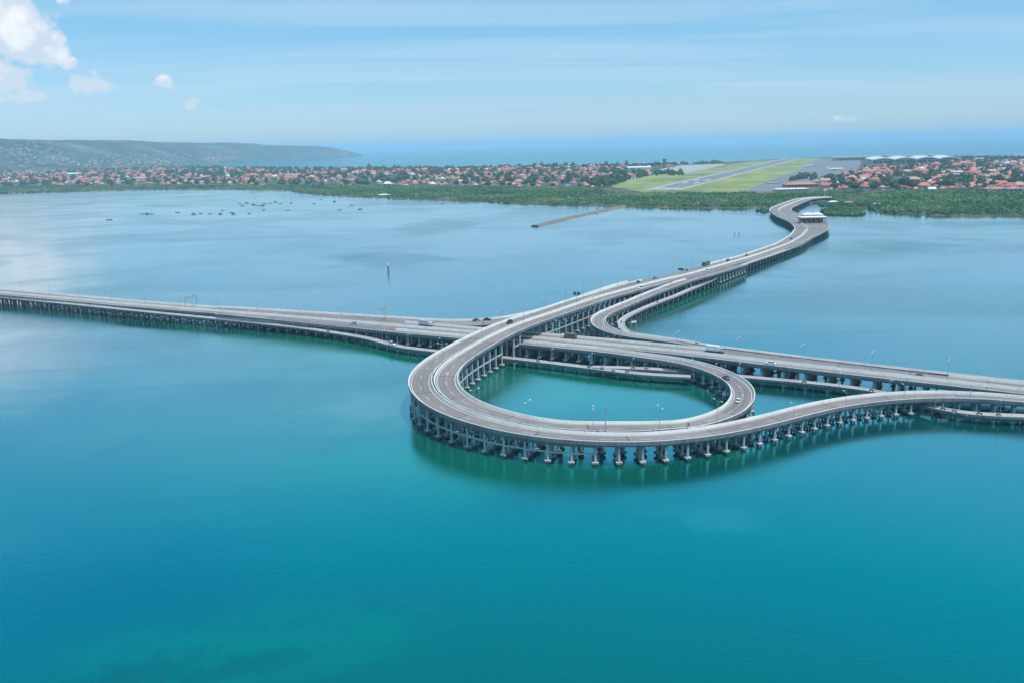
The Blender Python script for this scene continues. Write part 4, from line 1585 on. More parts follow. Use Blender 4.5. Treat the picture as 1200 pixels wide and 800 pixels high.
# white hangar
k_, p_ = scale_at(749, 200.5)
t_ = thing('hangar', 'long white hangar with a low gable roof beyond the airfield trees', 'hangar', tuple(p_), -0.05)
m_ = MB()
w_ = 27 * k_
m_.box((0, 15, 6), (w_, 34, 12))
wl_ = m_.build('wall', 'white_paint', t_)
m_ = MB()
m_.add([(-w_ / 2 - 1, -3, 12), (w_ / 2 + 1, -3, 12), (w_ / 2 + 1, 33, 12), (-w_ / 2 - 1, 33, 12), (-w_ / 2 - 1, 15, 16.5), (w_ / 2 + 1, 15, 16.5)], [(0, 1, 5, 4), (2, 3, 4, 5), (1, 2, 5), (3, 0, 4), (3, 2, 1, 0)])
m_.build('roof', 'white_paint', t_)
for j in range(6):
    m_ = MB()
    m_.box((0, 0, 0), (w_ / 8, 0.3, 7))
    m_.build('door', 'grey_wall', wl_, False, (-w_ / 2 + (j + 0.5) * w_ / 6, -2.2, 3.6))

# control tower
k_, p_ = scale_at(778.5, 197.5)
t_ = thing('control_tower', 'dark red control tower with a flared cab above the airfield', 'tower', tuple(p_), 0.2)
m_ = MB()
m_.prism([(6.5 * math.cos(a), 6.5 * math.sin(a)) for a in np.linspace(0, 2 * math.pi, 9)[:-1]], 0, 27)
m_.build('shaft', 'dark_brick', t_)
m_ = MB()
m_.prism([(7.4 * math.cos(a), 7.4 * math.sin(a)) for a in np.linspace(0, 2 * math.pi, 9)[:-1]], 29.5, 34)
m_.build('cab_glass', 'glass', t_)
m_ = MB()
m_.prism([(8.6 * math.cos(a), 8.6 * math.sin(a)) for a in np.linspace(0, 2 * math.pi, 9)[:-1]], 27, 29.5)
m_.build('gallery', 'pink_trim', t_)
m_ = MB()
m_.prism([(9.2 * math.cos(a), 9.2 * math.sin(a)) for a in np.linspace(0, 2 * math.pi, 9)[:-1]], 34, 36)
m_.tube((0, 0, 36), (0, 0, 44), 0.5, 0.15)
m_.build('roof', 'dark_brick', t_)
for (u, v, wpx, hpx, dp, nm, lab, rmat, wmat) in (
        (783, 196.8, 17, 3.2, 26, 'office_building', 'red hip-roofed office spread out at the foot of the control tower', 'red_tile', 'grey_wall'),
        (941, 220.0, 38, 5.4, 30, 'service_building', 'long red-walled service shed with a bright orange and white roof by the apron', 'terracotta', 'red_tile'),
        (929, 223.6, 40, 2.6, 18, 'service_building', 'low white-roofed service shed between the red shed and the mangroves', 'white_paint', 'grey_wall'),
        (908, 215.6, 12, 1.4, 24, 'service_building', 'low tan sun-bleached shed at the edge of the apron', 'pale_apron', 'grey_wall'),
        (1066, 213.0, 32, 5.6, 34, 'office_building', 'wide blue-grey roofed hall among the red houses by the airport', 'blue_roof', 'grey_wall'),
        (1118, 204.5, 36, 3.6, 30, 'office_building', 'long grey flat-topped building in the middle of the airport town', 'grey_wall', 'grey_wall'),
        (1170, 225.2, 15, 5.4, 16, 'office_building', 'white block with an orange roof standing right behind the mangroves', 'terracotta', 'white_paint'),
        (1190, 225.4, 16, 6.0, 18, 'office_building', 'grey block with an orange roof standing right behind the mangroves', 'terracotta', 'grey_wall'),
        (1152, 188.6, 22, 3.2, 24, 'office_building', 'pale wide building on the ocean coast north of the terminal', 'pale_apron', 'grey_wall'),
        (1028, 201.5, 15, 5.0, 26, 'office_building', 'tall orange hip-roofed hall in front of the wave-roofed terminal', 'terracotta', 'white_paint'),
        (1142, 212.0, 30, 2.6, 16, 'office_building', 'long low white-roofed hall between the red houses', 'white_paint', 'grey_wall'),
        (450, 230.3, 13, 2.6, 10, 'stilt_house', 'white low house standing at the waterline of the mangroves', 'white_paint', 'white_paint'),
        (84, 206.5, 14, 3.4, 20, 'office_building', 'wide white-roofed hall among the red roofs behind the shore', 'white_paint', 'grey_wall'),
        (268, 199.0, 12, 2.4, 30, 'office_building', 'pale hotel block on the bay side of the low coast', 'pale_apron', 'grey_wall'),
        (597, 201.5, 18, 4.2, 30, 'office_building', 'brown-roofed hotel standing above the houses on the coast', 'red_tile', 'grey_wall'),
        (662, 198.0, 16, 2.6, 24, 'office_building', 'white flat hall on the coast between the trees', 'white_paint', 'grey_wall')):
    k_, p_ = scale_at(u, v)
    if nm == 'stilt_house':
        p_[2] = 1.4
    t_ = thing(nm, lab, 'building', tuple(p_), 0.05)
    w_, h_ = wpx * k_, hpx * k_
    m_ = MB()
    m_.box((0, dp / 2, h_ * 0.33), (w_, dp, h_ * 0.66))
    wl_ = m_.build('wall', wmat, t_)
    m_ = MB()
    hip_roof(m_, w_, dp, h_ * 0.66, h_ * 0.40, 1.2, dy=dp / 2)
    m_.build('roof', rmat, t_)
    nw = max(3, int(w_ / 7))
    wm_ = box_mesh('window', (w_ / nw * 0.55, 0.2, h_ * 0.28), 'glass')
    for j in range(nw):
        put('window', wm_, wl_, (-w_ / 2 + (j + 0.5) * w_ / nw, -0.08, h_ * 0.34))

# shelters on the shore by the toll plaza
for u, v, wpx, lab in ((976, 239.0, 10.5, 'white tent roof on posts beside the mangrove island, next to the road'), (994.5, 239.6, 10, 'pale pink tent roof on posts beside the mangrove island'), (1028, 241.5, 7, 'small white boat shelter at the mouth of the mangrove creek')):
    k_, p_ = scale_at(u, v)
    t_ = thing('shelter', lab, 'shelter', tuple(p_), 0.1)
    w_ = wpx * k_
    m_ = MB()
    hip_roof(m_, w_, 8, 3.0, 1.8, 0.4)
    m_.build('roof', 'pink_trim' if 'pink' in lab else 'white_paint', t_)
    for a in (-1, 1):
        for b in (-1, 1):
            m_ = MB()
            m_.tube((a * w_ * 0.46, b * 3.6, 0), (a * w_ * 0.46, b * 3.6, 2.9), 0.16)
            m_.build('post', 'timber', t_)
k_, p_ = scale_at(966.3, 232.5)
t_ = thing('mast', 'slender white mast rising from the trees at the landward end of the bridge', 'mast', tuple(p_))
m_ = MB()
m_.tube((0, 0, 0), (0, 0, 13), 0.5, 0.3, 8)
m_.build('pole', 'white_paint', t_)
m_ = MB()
m_.box((0, 0, 13.4), (2.0, 1.2, 1.0))
m_.build('head', 'white_paint', t_)


# airliners
def jet(u, v, length, rz, lab, tail):
    k_, p_ = scale_at(u, v)
    t_ = thing('airliner', lab, 'aeroplane', (p_[0], p_[1], 1.8), rz)
    L_ = length
    r_ = L_ * 0.055
    m_ = MB()
    secs = [(-0.5, 0.15, 0.35), (-0.47, 0.5, 0.1), (-0.40, 0.9, 0), (-0.30, 1, 0), (0.2, 1, 0), (0.36, 0.75, 0.2), (0.48, 0.25, 0.5), (0.5, 0.05, 0.55)]
    vs_, fs_ = [], []
    for x, s_, dz in secs:
        for q in range(10):
            a = q * 2 * math.pi / 10
            vs_.append((x * L_, math.cos(a) * r_ * s_, r_ * 1.9 + dz * r_ + math.sin(a) * r_ * s_))
    for j in range(len(secs) - 1):
        for q in range(10):
            fs_.append((j * 10 + q, j * 10 + (q + 1) % 10, (j + 1) * 10 + (q + 1) % 10, (j + 1) * 10 + q))
    fs_ += [tuple(range(9, -1, -1)), tuple(range((len(secs) - 1) * 10, len(secs) * 10))]
    m_.add(vs_, fs_)
    m_.build('fuselage', 'white_paint', t_, True)
    for s_ in (-1, 1):
        m_ = MB()
        pts = [(-0.08, 0.04), (0.16, 0.46), (0.21, 0.46), (0.12, 0.05)]
        z_ = r_ * 1.5
        vv = [(x * L_, s_ * y * L_, z_ + y * L_ * 0.06) for x, y in pts]
        m_.add(vv + [(x, y, z + 0.5) for x, y, z in vv], [(0, 1, 2, 3), (7, 6, 5, 4), (0, 4, 5, 1), (1, 5, 6, 2), (2, 6, 7, 3), (3, 7, 4, 0)])
        w_ = m_.build('wing', 'white_paint', t_)
        m_ = MB()
        m_.tube((0.0, s_ * 0.17 * L_, z_ - 0.8), (0.10 * L_, s_ * 0.17 * L_, z_ - 0.8), r_ * 0.42, r_ * 0.36, 8)
        m_.build('engine', 'steel', w_)
        m_ = MB()
        vv = [(0.40 * L_, s_ * 0.02 * L_, r_ * 2.3), (0.49 * L_, s_ * 0.17 * L_, r_ * 2.5), (0.52 * L_, s_ * 0.17 * L_, r_ * 2.5), (0.49 * L_, s_ * 0.02 * L_, r_ * 2.3)]
        m_.add(vv + [(x, y, z + 0.3) for x, y, z in vv], [(0, 1, 2, 3), (7, 6, 5, 4), (0, 4, 5, 1), (1, 5, 6, 2), (2, 6, 7, 3), (3, 7, 4, 0)])
        m_.build('tailplane', 'white_paint', t_)
    m_ = MB()
    vv = [(0.36 * L_, -0.3, r_ * 2.7), (0.47 * L_, -0.3, r_ * 5.6), (0.53 * L_, -0.3, r_ * 5.6), (0.49 * L_, -0.3, r_ * 2.5)]
    m_.add(vv + [(x, 0.3, z) for x, y, z in vv], [(0, 1, 2, 3), (7, 6, 5, 4), (0, 4, 5, 1), (1, 5, 6, 2), (2, 6, 7, 3), (3, 7, 4, 0)])
    m_.build('tail_fin', tail, t_)
    for x, y in ((-0.36, 0), (0.06, -0.06), (0.06, 0.06)):
        m_ = MB()
        m_.tube((x * L_, y * L_ - 0.5, 0.6), (x * L_, y * L_ + 0.5, 0.6), 0.6, n=8)
        m_.tube((x * L_, y * L_, 0.6), (x * L_, y * L_, r_ * 1.4), 0.2)
        m_.build('landing_gear', 'rubber', t_)


jet(979, 200.2, 50, 3.05, 'white airliner parked broadside on the apron beside the terminal', 'white_paint')
jet(947.5, 195.4, 36, 0.5, 'small white airliner far out on the apron', 'white_paint')
jet(958, 214.5, 34, 2.0, 'airliner with an orange tail parked behind the red service shed', 'terracotta')

# ------------------------------------------------------------------ toll plaza
k_, p_ = scale_at(953, 261.8, 5.0)
t_ = thing('toll_plaza', 'toll gate with a two-tier white roof, pink trim and dark booths on the bridge', 'toll gate', tuple(p_), -0.03)
TW, TD = 30.5 * k_, 15.0
for a in range(6):
    for b in (-1, 1):
        m_ = MB()
        m_.box((-TW * 0.46 + a * TW * 0.92 / 5, 5 + b * 4.2, 3.0), (0.8, 0.8, 6.0))
        m_.build('column', 'pink_trim', t_)
m_ = MB()
m_.box((0, 5, 6.3), (TW + 0.6, TD + 0.6, 1.3))
lower = m_.build('fascia', 'pink_trim', t_)
m_ = MB()
hip_roof(m_, TW, TD, 7.1, 2.4, 0.5, dy=5)
m_.build('lower_roof', 'white_paint', t_)
m_ = MB()
m_.box((0, 5, 8.9), (TW * 0.76, TD * 0.46, 2.0))
m_.build('clerestory', 'pink_trim', t_)
m_ = MB()
hip_roof(m_, TW * 0.74, TD * 0.44, 9.9, 2.0, 0.8, dy=5)
up_ = m_.build('upper_roof', 'white_paint', t_)
m_ = MB()
m_.tube((0, 5, 11.6), (0, 5, 15.5), 0.35, 0.06, 6)
m_.tube((0, 5, 11.6), (0, 5, 12.6), 1.3, 0.5, 6)
m_.build('finial', 'pink_trim', up_)
for a in range(5):
    x = -TW * 0.37 + a * TW * 0.74 / 4
    m_ = MB()
    m_.box((x, 5, 0.15), (1.5, 13, 0.3))
    m_.build('island', 'barrier_concrete', t_)
    m_ = MB()
    m_.box((x, 4, 1.6), (1.3, 2.6, 2.6))
    bo = m_.build('booth', 'grey_wall', t_)
    m_ = MB()
    m_.box((x, 4, 2.1), (1.36, 2.2, 1.0))
    m_.build('window', 'glass', bo)
m_ = MB()
m_.box((0, 7.2, 3.0), (TW * 0.9, 0.3, 5.4))
for j in range(1):
    m_.build('screen_wall', 'dark_brick', t_)

# ------------------------------------------------------------------ lamps, gantries


def lamp_proto(double, h, arm):
    t_ = thing('street_lamp', 'x', 'street lamp', (0, 0, -500))
    m_ = MB()
    m_.tube((0, 0, 0), (0, 0, h), 0.11, 0.06, 6)
    m_.box((0, 0, 0.2), (0.4, 0.4, 0.4))
    m_.build('pole', 'steel', t_)
    for s_ in ((-1, 1) if double else (1,)):
        m_ = MB()
        m_.tube((0, 0, h - 0.4), (0, s_ * arm, h + 0.15), 0.05, 0.04, 5)
        a_ = m_.build('arm', 'steel', t_)
        m_ = MB()
        m_.box((0, s_ * (arm + 0.35), h + 0.16), (0.34, 0.9, 0.16), 0, 0.8)
        m_.build('lamp_head', 'lamp_glass', a_)
    return t_


LD = lamp_proto(True, 9.0, 1.6)
LS = lamp_proto(False, 6.0, 1.1)


def lamps(road, i0, i1, step, off, proto, lab, grp, dz=0.0):
    for i in range(i0, i1, step):
        p = road.pt(i, off, dz)
        clone(proto, tuple(p), math.atan2(road.T[i, 1], road.T[i, 0]), lab, grp)


a_, b_ = MED.pix(760, 332), MED.pix(845, 499)
c1_, c2_, c3_ = MED.pix(640, 369), MED.pix(525, 421), MED.pix(560, 488)
for q0, q1, la_, gr_ in ((a_, c1_, 'double-armed lamp post on the flyover beyond its crossing of the highway', 'lamp posts on the flyover approach'),
                         (c1_, c2_, 'double-armed lamp post on the flyover right above the highway', 'lamp posts over the highway'),
                         (c2_, c3_, 'double-armed lamp post on the reserve at the outer bend of the loop', 'lamp posts on the loop bend'),
                         (c3_, b_, 'double-armed lamp post on the reserve along the front of the loop', 'lamp posts on the loop front')):
    q0 = a_ + -(-(q0 - a_) // 11) * 11
    lamps(MED, q0, q1, 11, 0.0, LD, la_, gr_, 0.0)
a0_ = MED.pix(930, 282)
lamps(MED, a0_, a_ - 8, 15, 0.0, LD, 'double-armed lamp post on the central reserve of the airport branch', 'lamp posts on the airport branch')
lamps(MED, b_ + 12, len(MED.s) - 20, 14, -9.2, LS, 'lamp post on the outer edge of the ramp joining the highway', 'lamp posts on the outer ramp', 0.0)
lamps(MM, MM.idx((-420, 626)), MM.idx((-60, 455)), 15, 0.0, LD, 'double-armed lamp post on the central reserve of the highway before the flyover', 'lamp posts on the near highway')
lamps(MM, MM.idx((52, 396)), len(MM.s) - 5, 14, 0.0, LD, 'double-armed lamp post on the central reserve of the highway beyond the loop', 'lamp posts on the highway beyond the loop')
lamps(B1, B1.idx(at(230, 372, 4)), len(B1.s) - 6, 10, 3.7, LS, 'slim lamp post along the motorcycle lane in front of the highway', 'lamp posts on the motorcycle lane')
lamps(B2, 22, len(B2.s) - 6, 10, -1.75, LS, 'slim lamp post along the motorcycle lane below the loop', 'lamp posts on the lower motorcycle lane')
lamps(SR, 60, SR.idx(at(715, 384, 7)), 12, 3.8, LS, 'slim lamp post on the inner edge of the tight curved ramp', 'lamp posts on the curved ramp')
for o in (LD, LS):
    for ch in list(o.children):
        for g in list(ch.children):
            bpy.data.objects.remove(g)
        bpy.data.objects.remove(ch)
    bpy.data.objects.remove(o)


def gantry(road, i, o0, o1, h, boards, lab, dz=0.0, mat='sign_green'):
    """portal of two posts and a truss with sign boards across the offsets o0..o1"""
    c = road.pt(i, (o0 + o1) / 2, dz)
    rz = math.atan2(road.N[i, 1], road.N[i, 0])
    t_ = thing('sign_gantry', lab, 'sign gantry', tuple(c), rz)
    hw = abs(o1 - o0) / 2
    for s_ in (-1, 1):
        m_ = MB()
        m_.tube((s_ * hw, 0, -0.4), (s_ * hw, 0, h), 0.20, 0.16, 8)
        m_.build('post', 'steel', t_)
    m_ = MB()
    for z_ in (h - 0.9, h):
        m_.tube((-hw, 0, z_), (hw, 0, z_), 0.11, n=6)
    k = max(2, int(hw * 1.5))
    for j in range(k):
        x0, x1 = -hw + 2 * hw * j / k, -hw + 2 * hw * (j + 1) / k
        m_.tube((x0, 0, h - 0.9), (x1, 0, h), 0.06, n=4)
    m_.build('truss', 'steel', t_)
    for x, w, hh in boards:
        m_ = MB()
        m_.box((x, -0.28, h - 0.4), (w, 0.12, hh))
        b = m_.build('sign_board', mat, t_)
        m_ = MB()
        m_.box((x, -0.20, h - 0.4), (w + 0.1, 0.05, hh + 0.1))
        m_.build('back_panel', 'sign_back', b)
    return t_


def cantilever(road, i, off, h, boards, lab, mat='sign_green'):
    c = road.pt(i, off)
    rz = math.atan2(road.N[i, 1], road.N[i, 0])
    t_ = thing('cantilever_sign', lab, 'road sign', tuple(c), rz)
    m_ = MB()
    m_.tube((0, 0, -0.3), (0, 0, h), 0.17, 0.13, 8)
    m_.build('post', 'steel', t_)
    for x, w, hh in boards:
        m_ = MB()
        m_.tube((0, 0, h - 0.6), (x + math.copysign(w / 2, x), 0, h - 0.6), 0.12, n=6)
        a = m_.build('arm', 'steel', t_)
        m_ = MB()
        m_.box((x, -0.25, h - 0.6), (w, 0.14, hh))
        m_.build('sign_board', mat, a)


gi = MM.idx(at(218, 361.5, 6))
gantry(MM, gi, 0.0, 9.6, 7.0, [(-1.2, 4.4, 1.5), (3.0, 2.6, 1.5)], 'steel sign gantry over the far lanes of the straight highway', mat='sign_back')
gi = MM.idx(at(446, 377, 6))
cantilever(MM, gi, 9.8, 7.6, [(-2.6, 3.6, 1.9), (2.6, 3.6, 1.9)], 'butterfly sign with two boards where the exit ramp leaves the highway', 'sign_back')
gi = MED.pix(788, 326)
cantilever(MED, gi, 9.6, 7.0, [(-3.0, 4.2, 1.6), (1.4, 1.6, 1.2)], 'sign on a single post beside the fork of the airport branch')
gi = MED.pix(676, 356)
cantilever(MED, gi, 0.0, 6.5, [(-1.2, 1.6, 2.0), (1.2, 1.6, 2.0)], 'dark sign post on the central reserve of the flyover', 'dark_steel')
gi = B4.idx(at(740, 391.5, 5.5))
gantry(B4, gi, -1.8, 1.8, 6.6, [(0, 3.2, 0.8)], 'narrow white height gate over the motorcycle lane at the tight bend', mat='white_paint')
gi = MED.pix(712, 509)
cantilever(MED, gi, 0.3, 9.6, [(-1.5, 2.2, 1.2), (1.5, 2.2, 1.2)], 'tall sign with two boards on the reserve at the front of the loop', 'sign_back')
gi = FO.pix(803, 505)
cantilever(FO, gi, 0.0, 3.0, [(-0.7, 0.8, 0.9)], 'small arrow sign where the outer ramp leaves the loop', 'dark_steel')

# ------------------------------------------------------------------ vehicles
WHEEL = None
m_ = MB()
m_.tube((0, -0.11, 0), (0, 0.11, 0), 0.33, n=12)
WHEEL = m_.mesh('tyre', 'rubber')
m_ = MB()
m_.tube((0, -0.115, 0), (0, 0.115, 0), 0.19, n=8)
RIM = m_.mesh('rim', 'steel')


def wheels(t_, xs, y, s=1.0):
    for x in xs:
        for q in (-1, 1):
            w = put('wheel', WHEEL, t_, (x, q * y, 0.33 * s))
            w.scale = (s, 1.2, s)
            put('rim', RIM, w)


def loft_x(mb_, secs):
    """body from cross-sections (x, half-width, z0, z1, top half-width)"""
    vs_, fs_ = [], []
    for x, hw, z0, z1, tw in secs:
        zm = z0 + (z1 - z0) * 0.55
        vs_ += [(x, -hw * 0.94, z0), (x, hw * 0.94, z0), (x, hw, zm), (x, tw, z1), (x, -tw, z1), (x, -hw, zm)]
    n = len(secs)
    for j in range(n - 1):
        for q in range(6):
            fs_.append((j * 6 + q, j * 6 + (q + 1) % 6, (j + 1) * 6 + (q + 1) % 6, (j + 1) * 6 + q))
    fs_ += [tuple(range(5, -1, -1)), tuple(range((n - 1) * 6, n * 6))]
    mb_.add(vs_, fs_)


PAINTS = {'white': (0.82, 0.82, 0.81), 'black': (0.03, 0.03, 0.035), 'dark blue': (0.04, 0.05, 0.12), 'red': (0.45, 0.05, 0.04), 'silver': (0.5, 0.51, 0.53), 'brown': (0.16, 0.10, 0.07), 'yellow': (0.75, 0.48, 0.05), 'grey': (0.25, 0.26, 0.28), 'teal': (0.05, 0.18, 0.20)}


def car(road, u, v, off, col, lab, kind='car', flip=False):
    i = road.pix(u, v)
    p = road.pt(i, off, 0.02)
    rz = math.atan2(road.T[i, 1], road.T[i, 0]) + (math.pi if flip else 0)
    t_ = thing({'car': 'car', 'truck': 'truck', 'bus': 'bus', 'van': 'van'}[kind], lab, kind, tuple(p), rz)
    m_ = MB()
    m_.cur = PAINTS[col]
    if kind in ('car', 'van'):
        hi = 0.25 if kind == 'van' else 0.0
        loft_x(m_, [(-2.2, 0.78, 0.35, 0.78 + hi, 0.7), (-2.05, 0.88, 0.26, 0.92 + hi, 0.8), (-0.9, 0.9, 0.24, 0.95, 0.82), (0.9, 0.9, 0.24, 0.93, 0.82), (2.0, 0.85, 0.26, 0.76, 0.74), (2.2, 0.74, 0.36, 0.66, 0.66)])
        m_.build('body', 'paint_tint', t_)
        m_ = MB()
        loft_x(m_, [(-1.95 if kind == 'van' else -1.55, 0.80, 0.88, 0.93, 0.78), (-1.6 if kind == 'van' else -0.95, 0.79, 0.88, 1.42 + hi, 0.62), (0.25, 0.79, 0.88, 1.45 + hi, 0.62), (1.1, 0.78, 0.86, 0.93, 0.74)])
        m_.build('windows', 'glass', t_)
        m_ = MB()
        m_.cur = PAINTS[col]
        m_.box((-0.45 if kind == 'car' else -0.7, 0, 1.47 + hi), (1.35 if kind == 'car' else 1.9, 1.26, 0.06))
        m_.build('roof', 'paint_tint', t_)
        wheels(t_, (-1.35, 1.35), 0.82)
        for q in (-1, 1):
            m_ = MB()
            m_.box((2.12, q * 0.6, 0.62), (0.12, 0.34, 0.14))
            m_.build('headlight', 'lamp_glass', t_)
            m_ = MB()
            m_.box((-2.16, q * 0.62, 0.74), (0.10, 0.28, 0.16))
            m_.build('tail_light', 'red_tile', t_)
    else:
        L_ = 11.0 if kind == 'bus' else 8.2
        m_.box((0, 0, 0.75), (L_, 2.3, 0.5))
        m_.build('chassis', 'dark_steel', t_)
        m_ = MB()
        m_.cur = PAINTS[col]
        if kind == 'bus':
            m_.box((0, 0, 2.05), (L_, 2.45, 2.1), 0, 0.97, 0.93)
            b = m_.build('body', 'paint_tint', t_)
            for q in (-1, 1):
                m_ = MB()
                m_.box((0, q * 1.215, 2.3), (L_ * 0.92, 0.06, 0.8))
                m_.build('windows', 'glass', b)
            m_ = MB()
            m_.box((L_ / 2 - 0.02, 0, 2.2), (0.1, 2.1, 1.1))
            m_.build('windscreen', 'glass', b)
        else:
            m_.box((-1.1, 0, 2.1), (L_ - 2.4, 2.4, 2.2))
            m_.build('cargo_box', 'paint_tint', t_)
            m_ = MB()
            m_.cur = PAINTS['white' if col != 'white' else 'silver']
            m_.box((L_ / 2 - 0.95, 0, 1.75), (1.8, 2.2, 1.6), 0, 0.85, 0.92)
            b = m_.build('cab', 'paint_tint', t_)
            m_ = MB()
            m_.box((L_ / 2 - 0.14, 0, 2.0), (0.12, 1.8, 0.7))
            m_.build('windscreen', 'glass', b)
        wheels(t_, (-L_ * 0.33, L_ * 0.33), 1.05, 1.35)
    return t_


car(FO, 605, 374.5, -4.8, 'black', 'black car on the flyover just past the crossing of the highway', 'van')
car(FI, 867, 470, 0.9, 'white', 'white car rounding the right end of the tight loop')
car(FI, 855, 445, 1.6, 'dark blue', 'dark blue car entering the tight loop ahead of the white car')
car(MA, 665, 394, 3.0, 'brown', 'brown lorry on the highway to the right of the flyover', 'truck', True)
car(FI, 749, 339, 1.5, 'white', 'white car on the airport branch at the fork of the curved ramp', 'van')
car(FO, 758, 328, -7.2, 'black', 'black car behind another on the outer lane of the airport branch')
car(FO, 777, 323.5, -7.0, 'grey', 'grey car ahead of a black one on the outer lane of the airport branch')
car(FO, 839, 307.5, -8.6, 'teal', 'dark teal coach at the outer edge of the airport branch', 'bus')
car(FI, 827, 318.5, 1.0, 'white', 'white van on the airport branch before the curved ramp', 'van')
car(FO, 859, 304.5, -5.0, 'black', 'black van on the airport branch behind the coach', 'van')
car(FO, 881, 297.5, -5.0, 'red', 'red car on the airport branch towards the toll gate')
car(FO, 931, 279.0, -4.0, 'black', 'black car on the bend before the toll gate')
car(ER, 573, 379.5, 0.8, 'black', 'black car climbing the exit ramp behind the flyover')
car(ER, 559, 379.8, 0.8, 'brown', 'brown car following another up the exit ramp')
car(MA, 493, 381, 5.0, 'silver', 'silver lorry on the far lanes of the highway before the flyover', 'truck')
car(MA, 836, 410, 5.5, 'white', 'large white lorry on the highway behind the loop', 'truck')
car(MBR, 420, 379, -5.0, 'silver', 'silver car on the near lanes of the highway before the flyover', 'car', True)
car(MA, 1075, 441, 3.0, 'grey', 'grey car on the highway beyond the outer ramp')
car(MBR, 905, 426, -4.5, 'white', 'white car on the near lanes of the highway behind the loop', 'car', True)
car(B1, 457, 401, 2.4, 'white', 'white maintenance van parked on the motorcycle lane before the flyover', 'van')

# yellow excavator standing on the motorcycle lane next to the flyover piers
i_ = B1.pix(523, 411)
p = B1.pt(i_, 2.2, 0.02)
t_ = thing('excavator', 'small yellow excavator on the motorcycle lane beside the flyover piers', 'excavator', tuple(p), math.atan2(B1.T[i_, 1], B1.T[i_, 0]))
for q in (-1, 1):
    m_ = MB()
    m_.box((0, q * 0.8, 0.35), (2.8, 0.45, 0.7), 0, 0.9)
    m_.build('track', 'rubber', t_)
m_ = MB()
m_.cur = PAINTS['yellow']
m_.box((-0.4, 0, 1.3), (2.4, 1.9, 1.1), 0, 0.95)
bd = m_.build('body', 'paint_tint', t_)
m_ = MB()
m_.cur = PAINTS['yellow']
m_.box((0.3, 0.45, 2.3), (1.2, 0.95, 1.1), 0, 0.85)
cb = m_.build('cab', 'paint_tint', bd)
m_ = MB()
m_.cur = PAINTS['yellow']
m_.tube((0.8, -0.2, 1.5), (2.4, -0.2, 3.6), 0.22, 0.2, 6)
m_.tube((2.4, -0.2, 3.6), (3.9, -0.2, 2.2), 0.18, 0.15, 6)
bm_ = m_.build('boom', 'paint_tint', t_)
m_ = MB()
m_.box((3.9, -0.2, 1.8), (0.8, 0.8, 0.8), 0, 0.7)
m_.build('bucket', 'dark_steel', bm_)

# motorcycles with riders on the low lanes
def moto_proto():
    t_ = thing('motorcycle', 'x', 'motorcycle', (0, 0, -500))
    m_ = MB()
    m_.box((0, 0, 0.62), (1.0, 0.22, 0.34), 0, 0.8)
    m_.box((-0.35, 0, 0.86), (0.7, 0.26, 0.12))
    m_.tube((0.45, 0, 0.55), (0.62, 0, 1.05), 0.05)
    m_.tube((0.58, -0.32, 1.05), (0.58, 0.32, 1.05), 0.03)
    m_.cur = None
    m_.build('frame', 'dark_steel', t_)
    for x in (-0.62, 0.66):
        m_ = MB()
        m_.tube((x, -0.06, 0.3), (x, 0.06, 0.3), 0.30, n=12)
        m_.build('wheel', 'rubber', t_)
    return t_


def rider_mesh():
    """one continuous seated figure grown from a skeleton of joints"""
    pts = [((-0.25, 0, 0.92), 0.15), ((-0.22, 0, 1.15), 0.16), ((-0.14, 0, 1.38), 0.17), ((-0.10, 0, 1.52), 0.07), ((-0.06, 0, 1.66), 0.13), ((-0.05, 0, 1.76), 0.11),
           ((-0.12, 0.2, 1.40), 0.08), ((0.14, 0.29, 1.18), 0.055), ((0.5, 0.28, 1.10), 0.04), ((-0.12, -0.2, 1.40), 0.08), ((0.14, -0.29, 1.18), 0.055), ((0.5, -0.28, 1.10), 0.04),
           ((-0.18, 0.13, 0.9), 0.11), ((0.22, 0.2, 0.86), 0.08), ((0.12, 0.19, 0.45), 0.06), ((0.28, 0.19, 0.40), 0.05), ((-0.18, -0.13, 0.9), 0.11), ((0.22, -0.2, 0.86), 0.08), ((0.12, -0.19, 0.45), 0.06), ((0.28, -0.19, 0.40), 0.05)]
    ed = [(0, 1), (1, 2), (2, 3), (3, 4), (4, 5), (2, 6), (6, 7), (7, 8), (2, 9), (9, 10), (10, 11), (0, 12), (12, 13), (13, 14), (14, 15), (0, 16), (16, 17), (17, 18), (18, 19)]
    me = bpy.data.meshes.new('rider_skeleton')
    me.from_pydata([p for p, _ in pts], ed, [])
    o = bpy.data.objects.new('rider_skeleton', me)
    COL.objects.link(o)
    md = o.modifiers.new('skin', 'SKIN')
    for k, (_, r_) in enumerate(pts):
        me.skin_vertices[0].data[k].radius = (r_, r_)
    me.skin_vertices[0].data[0].use_root = True
    sb = o.modifiers.new('sub', 'SUBSURF')
    sb.levels = sb.render_levels = 1
    dg = bpy.context.evaluated_depsgraph_get()
    out = bpy.data.meshes.new_from_object(o.evaluated_get(dg))
    out.name = 'rider'
    bpy.data.objects.remove(o)
    out.materials.clear()
    out.materials.append(MATS['cloth_grey'])
    return out


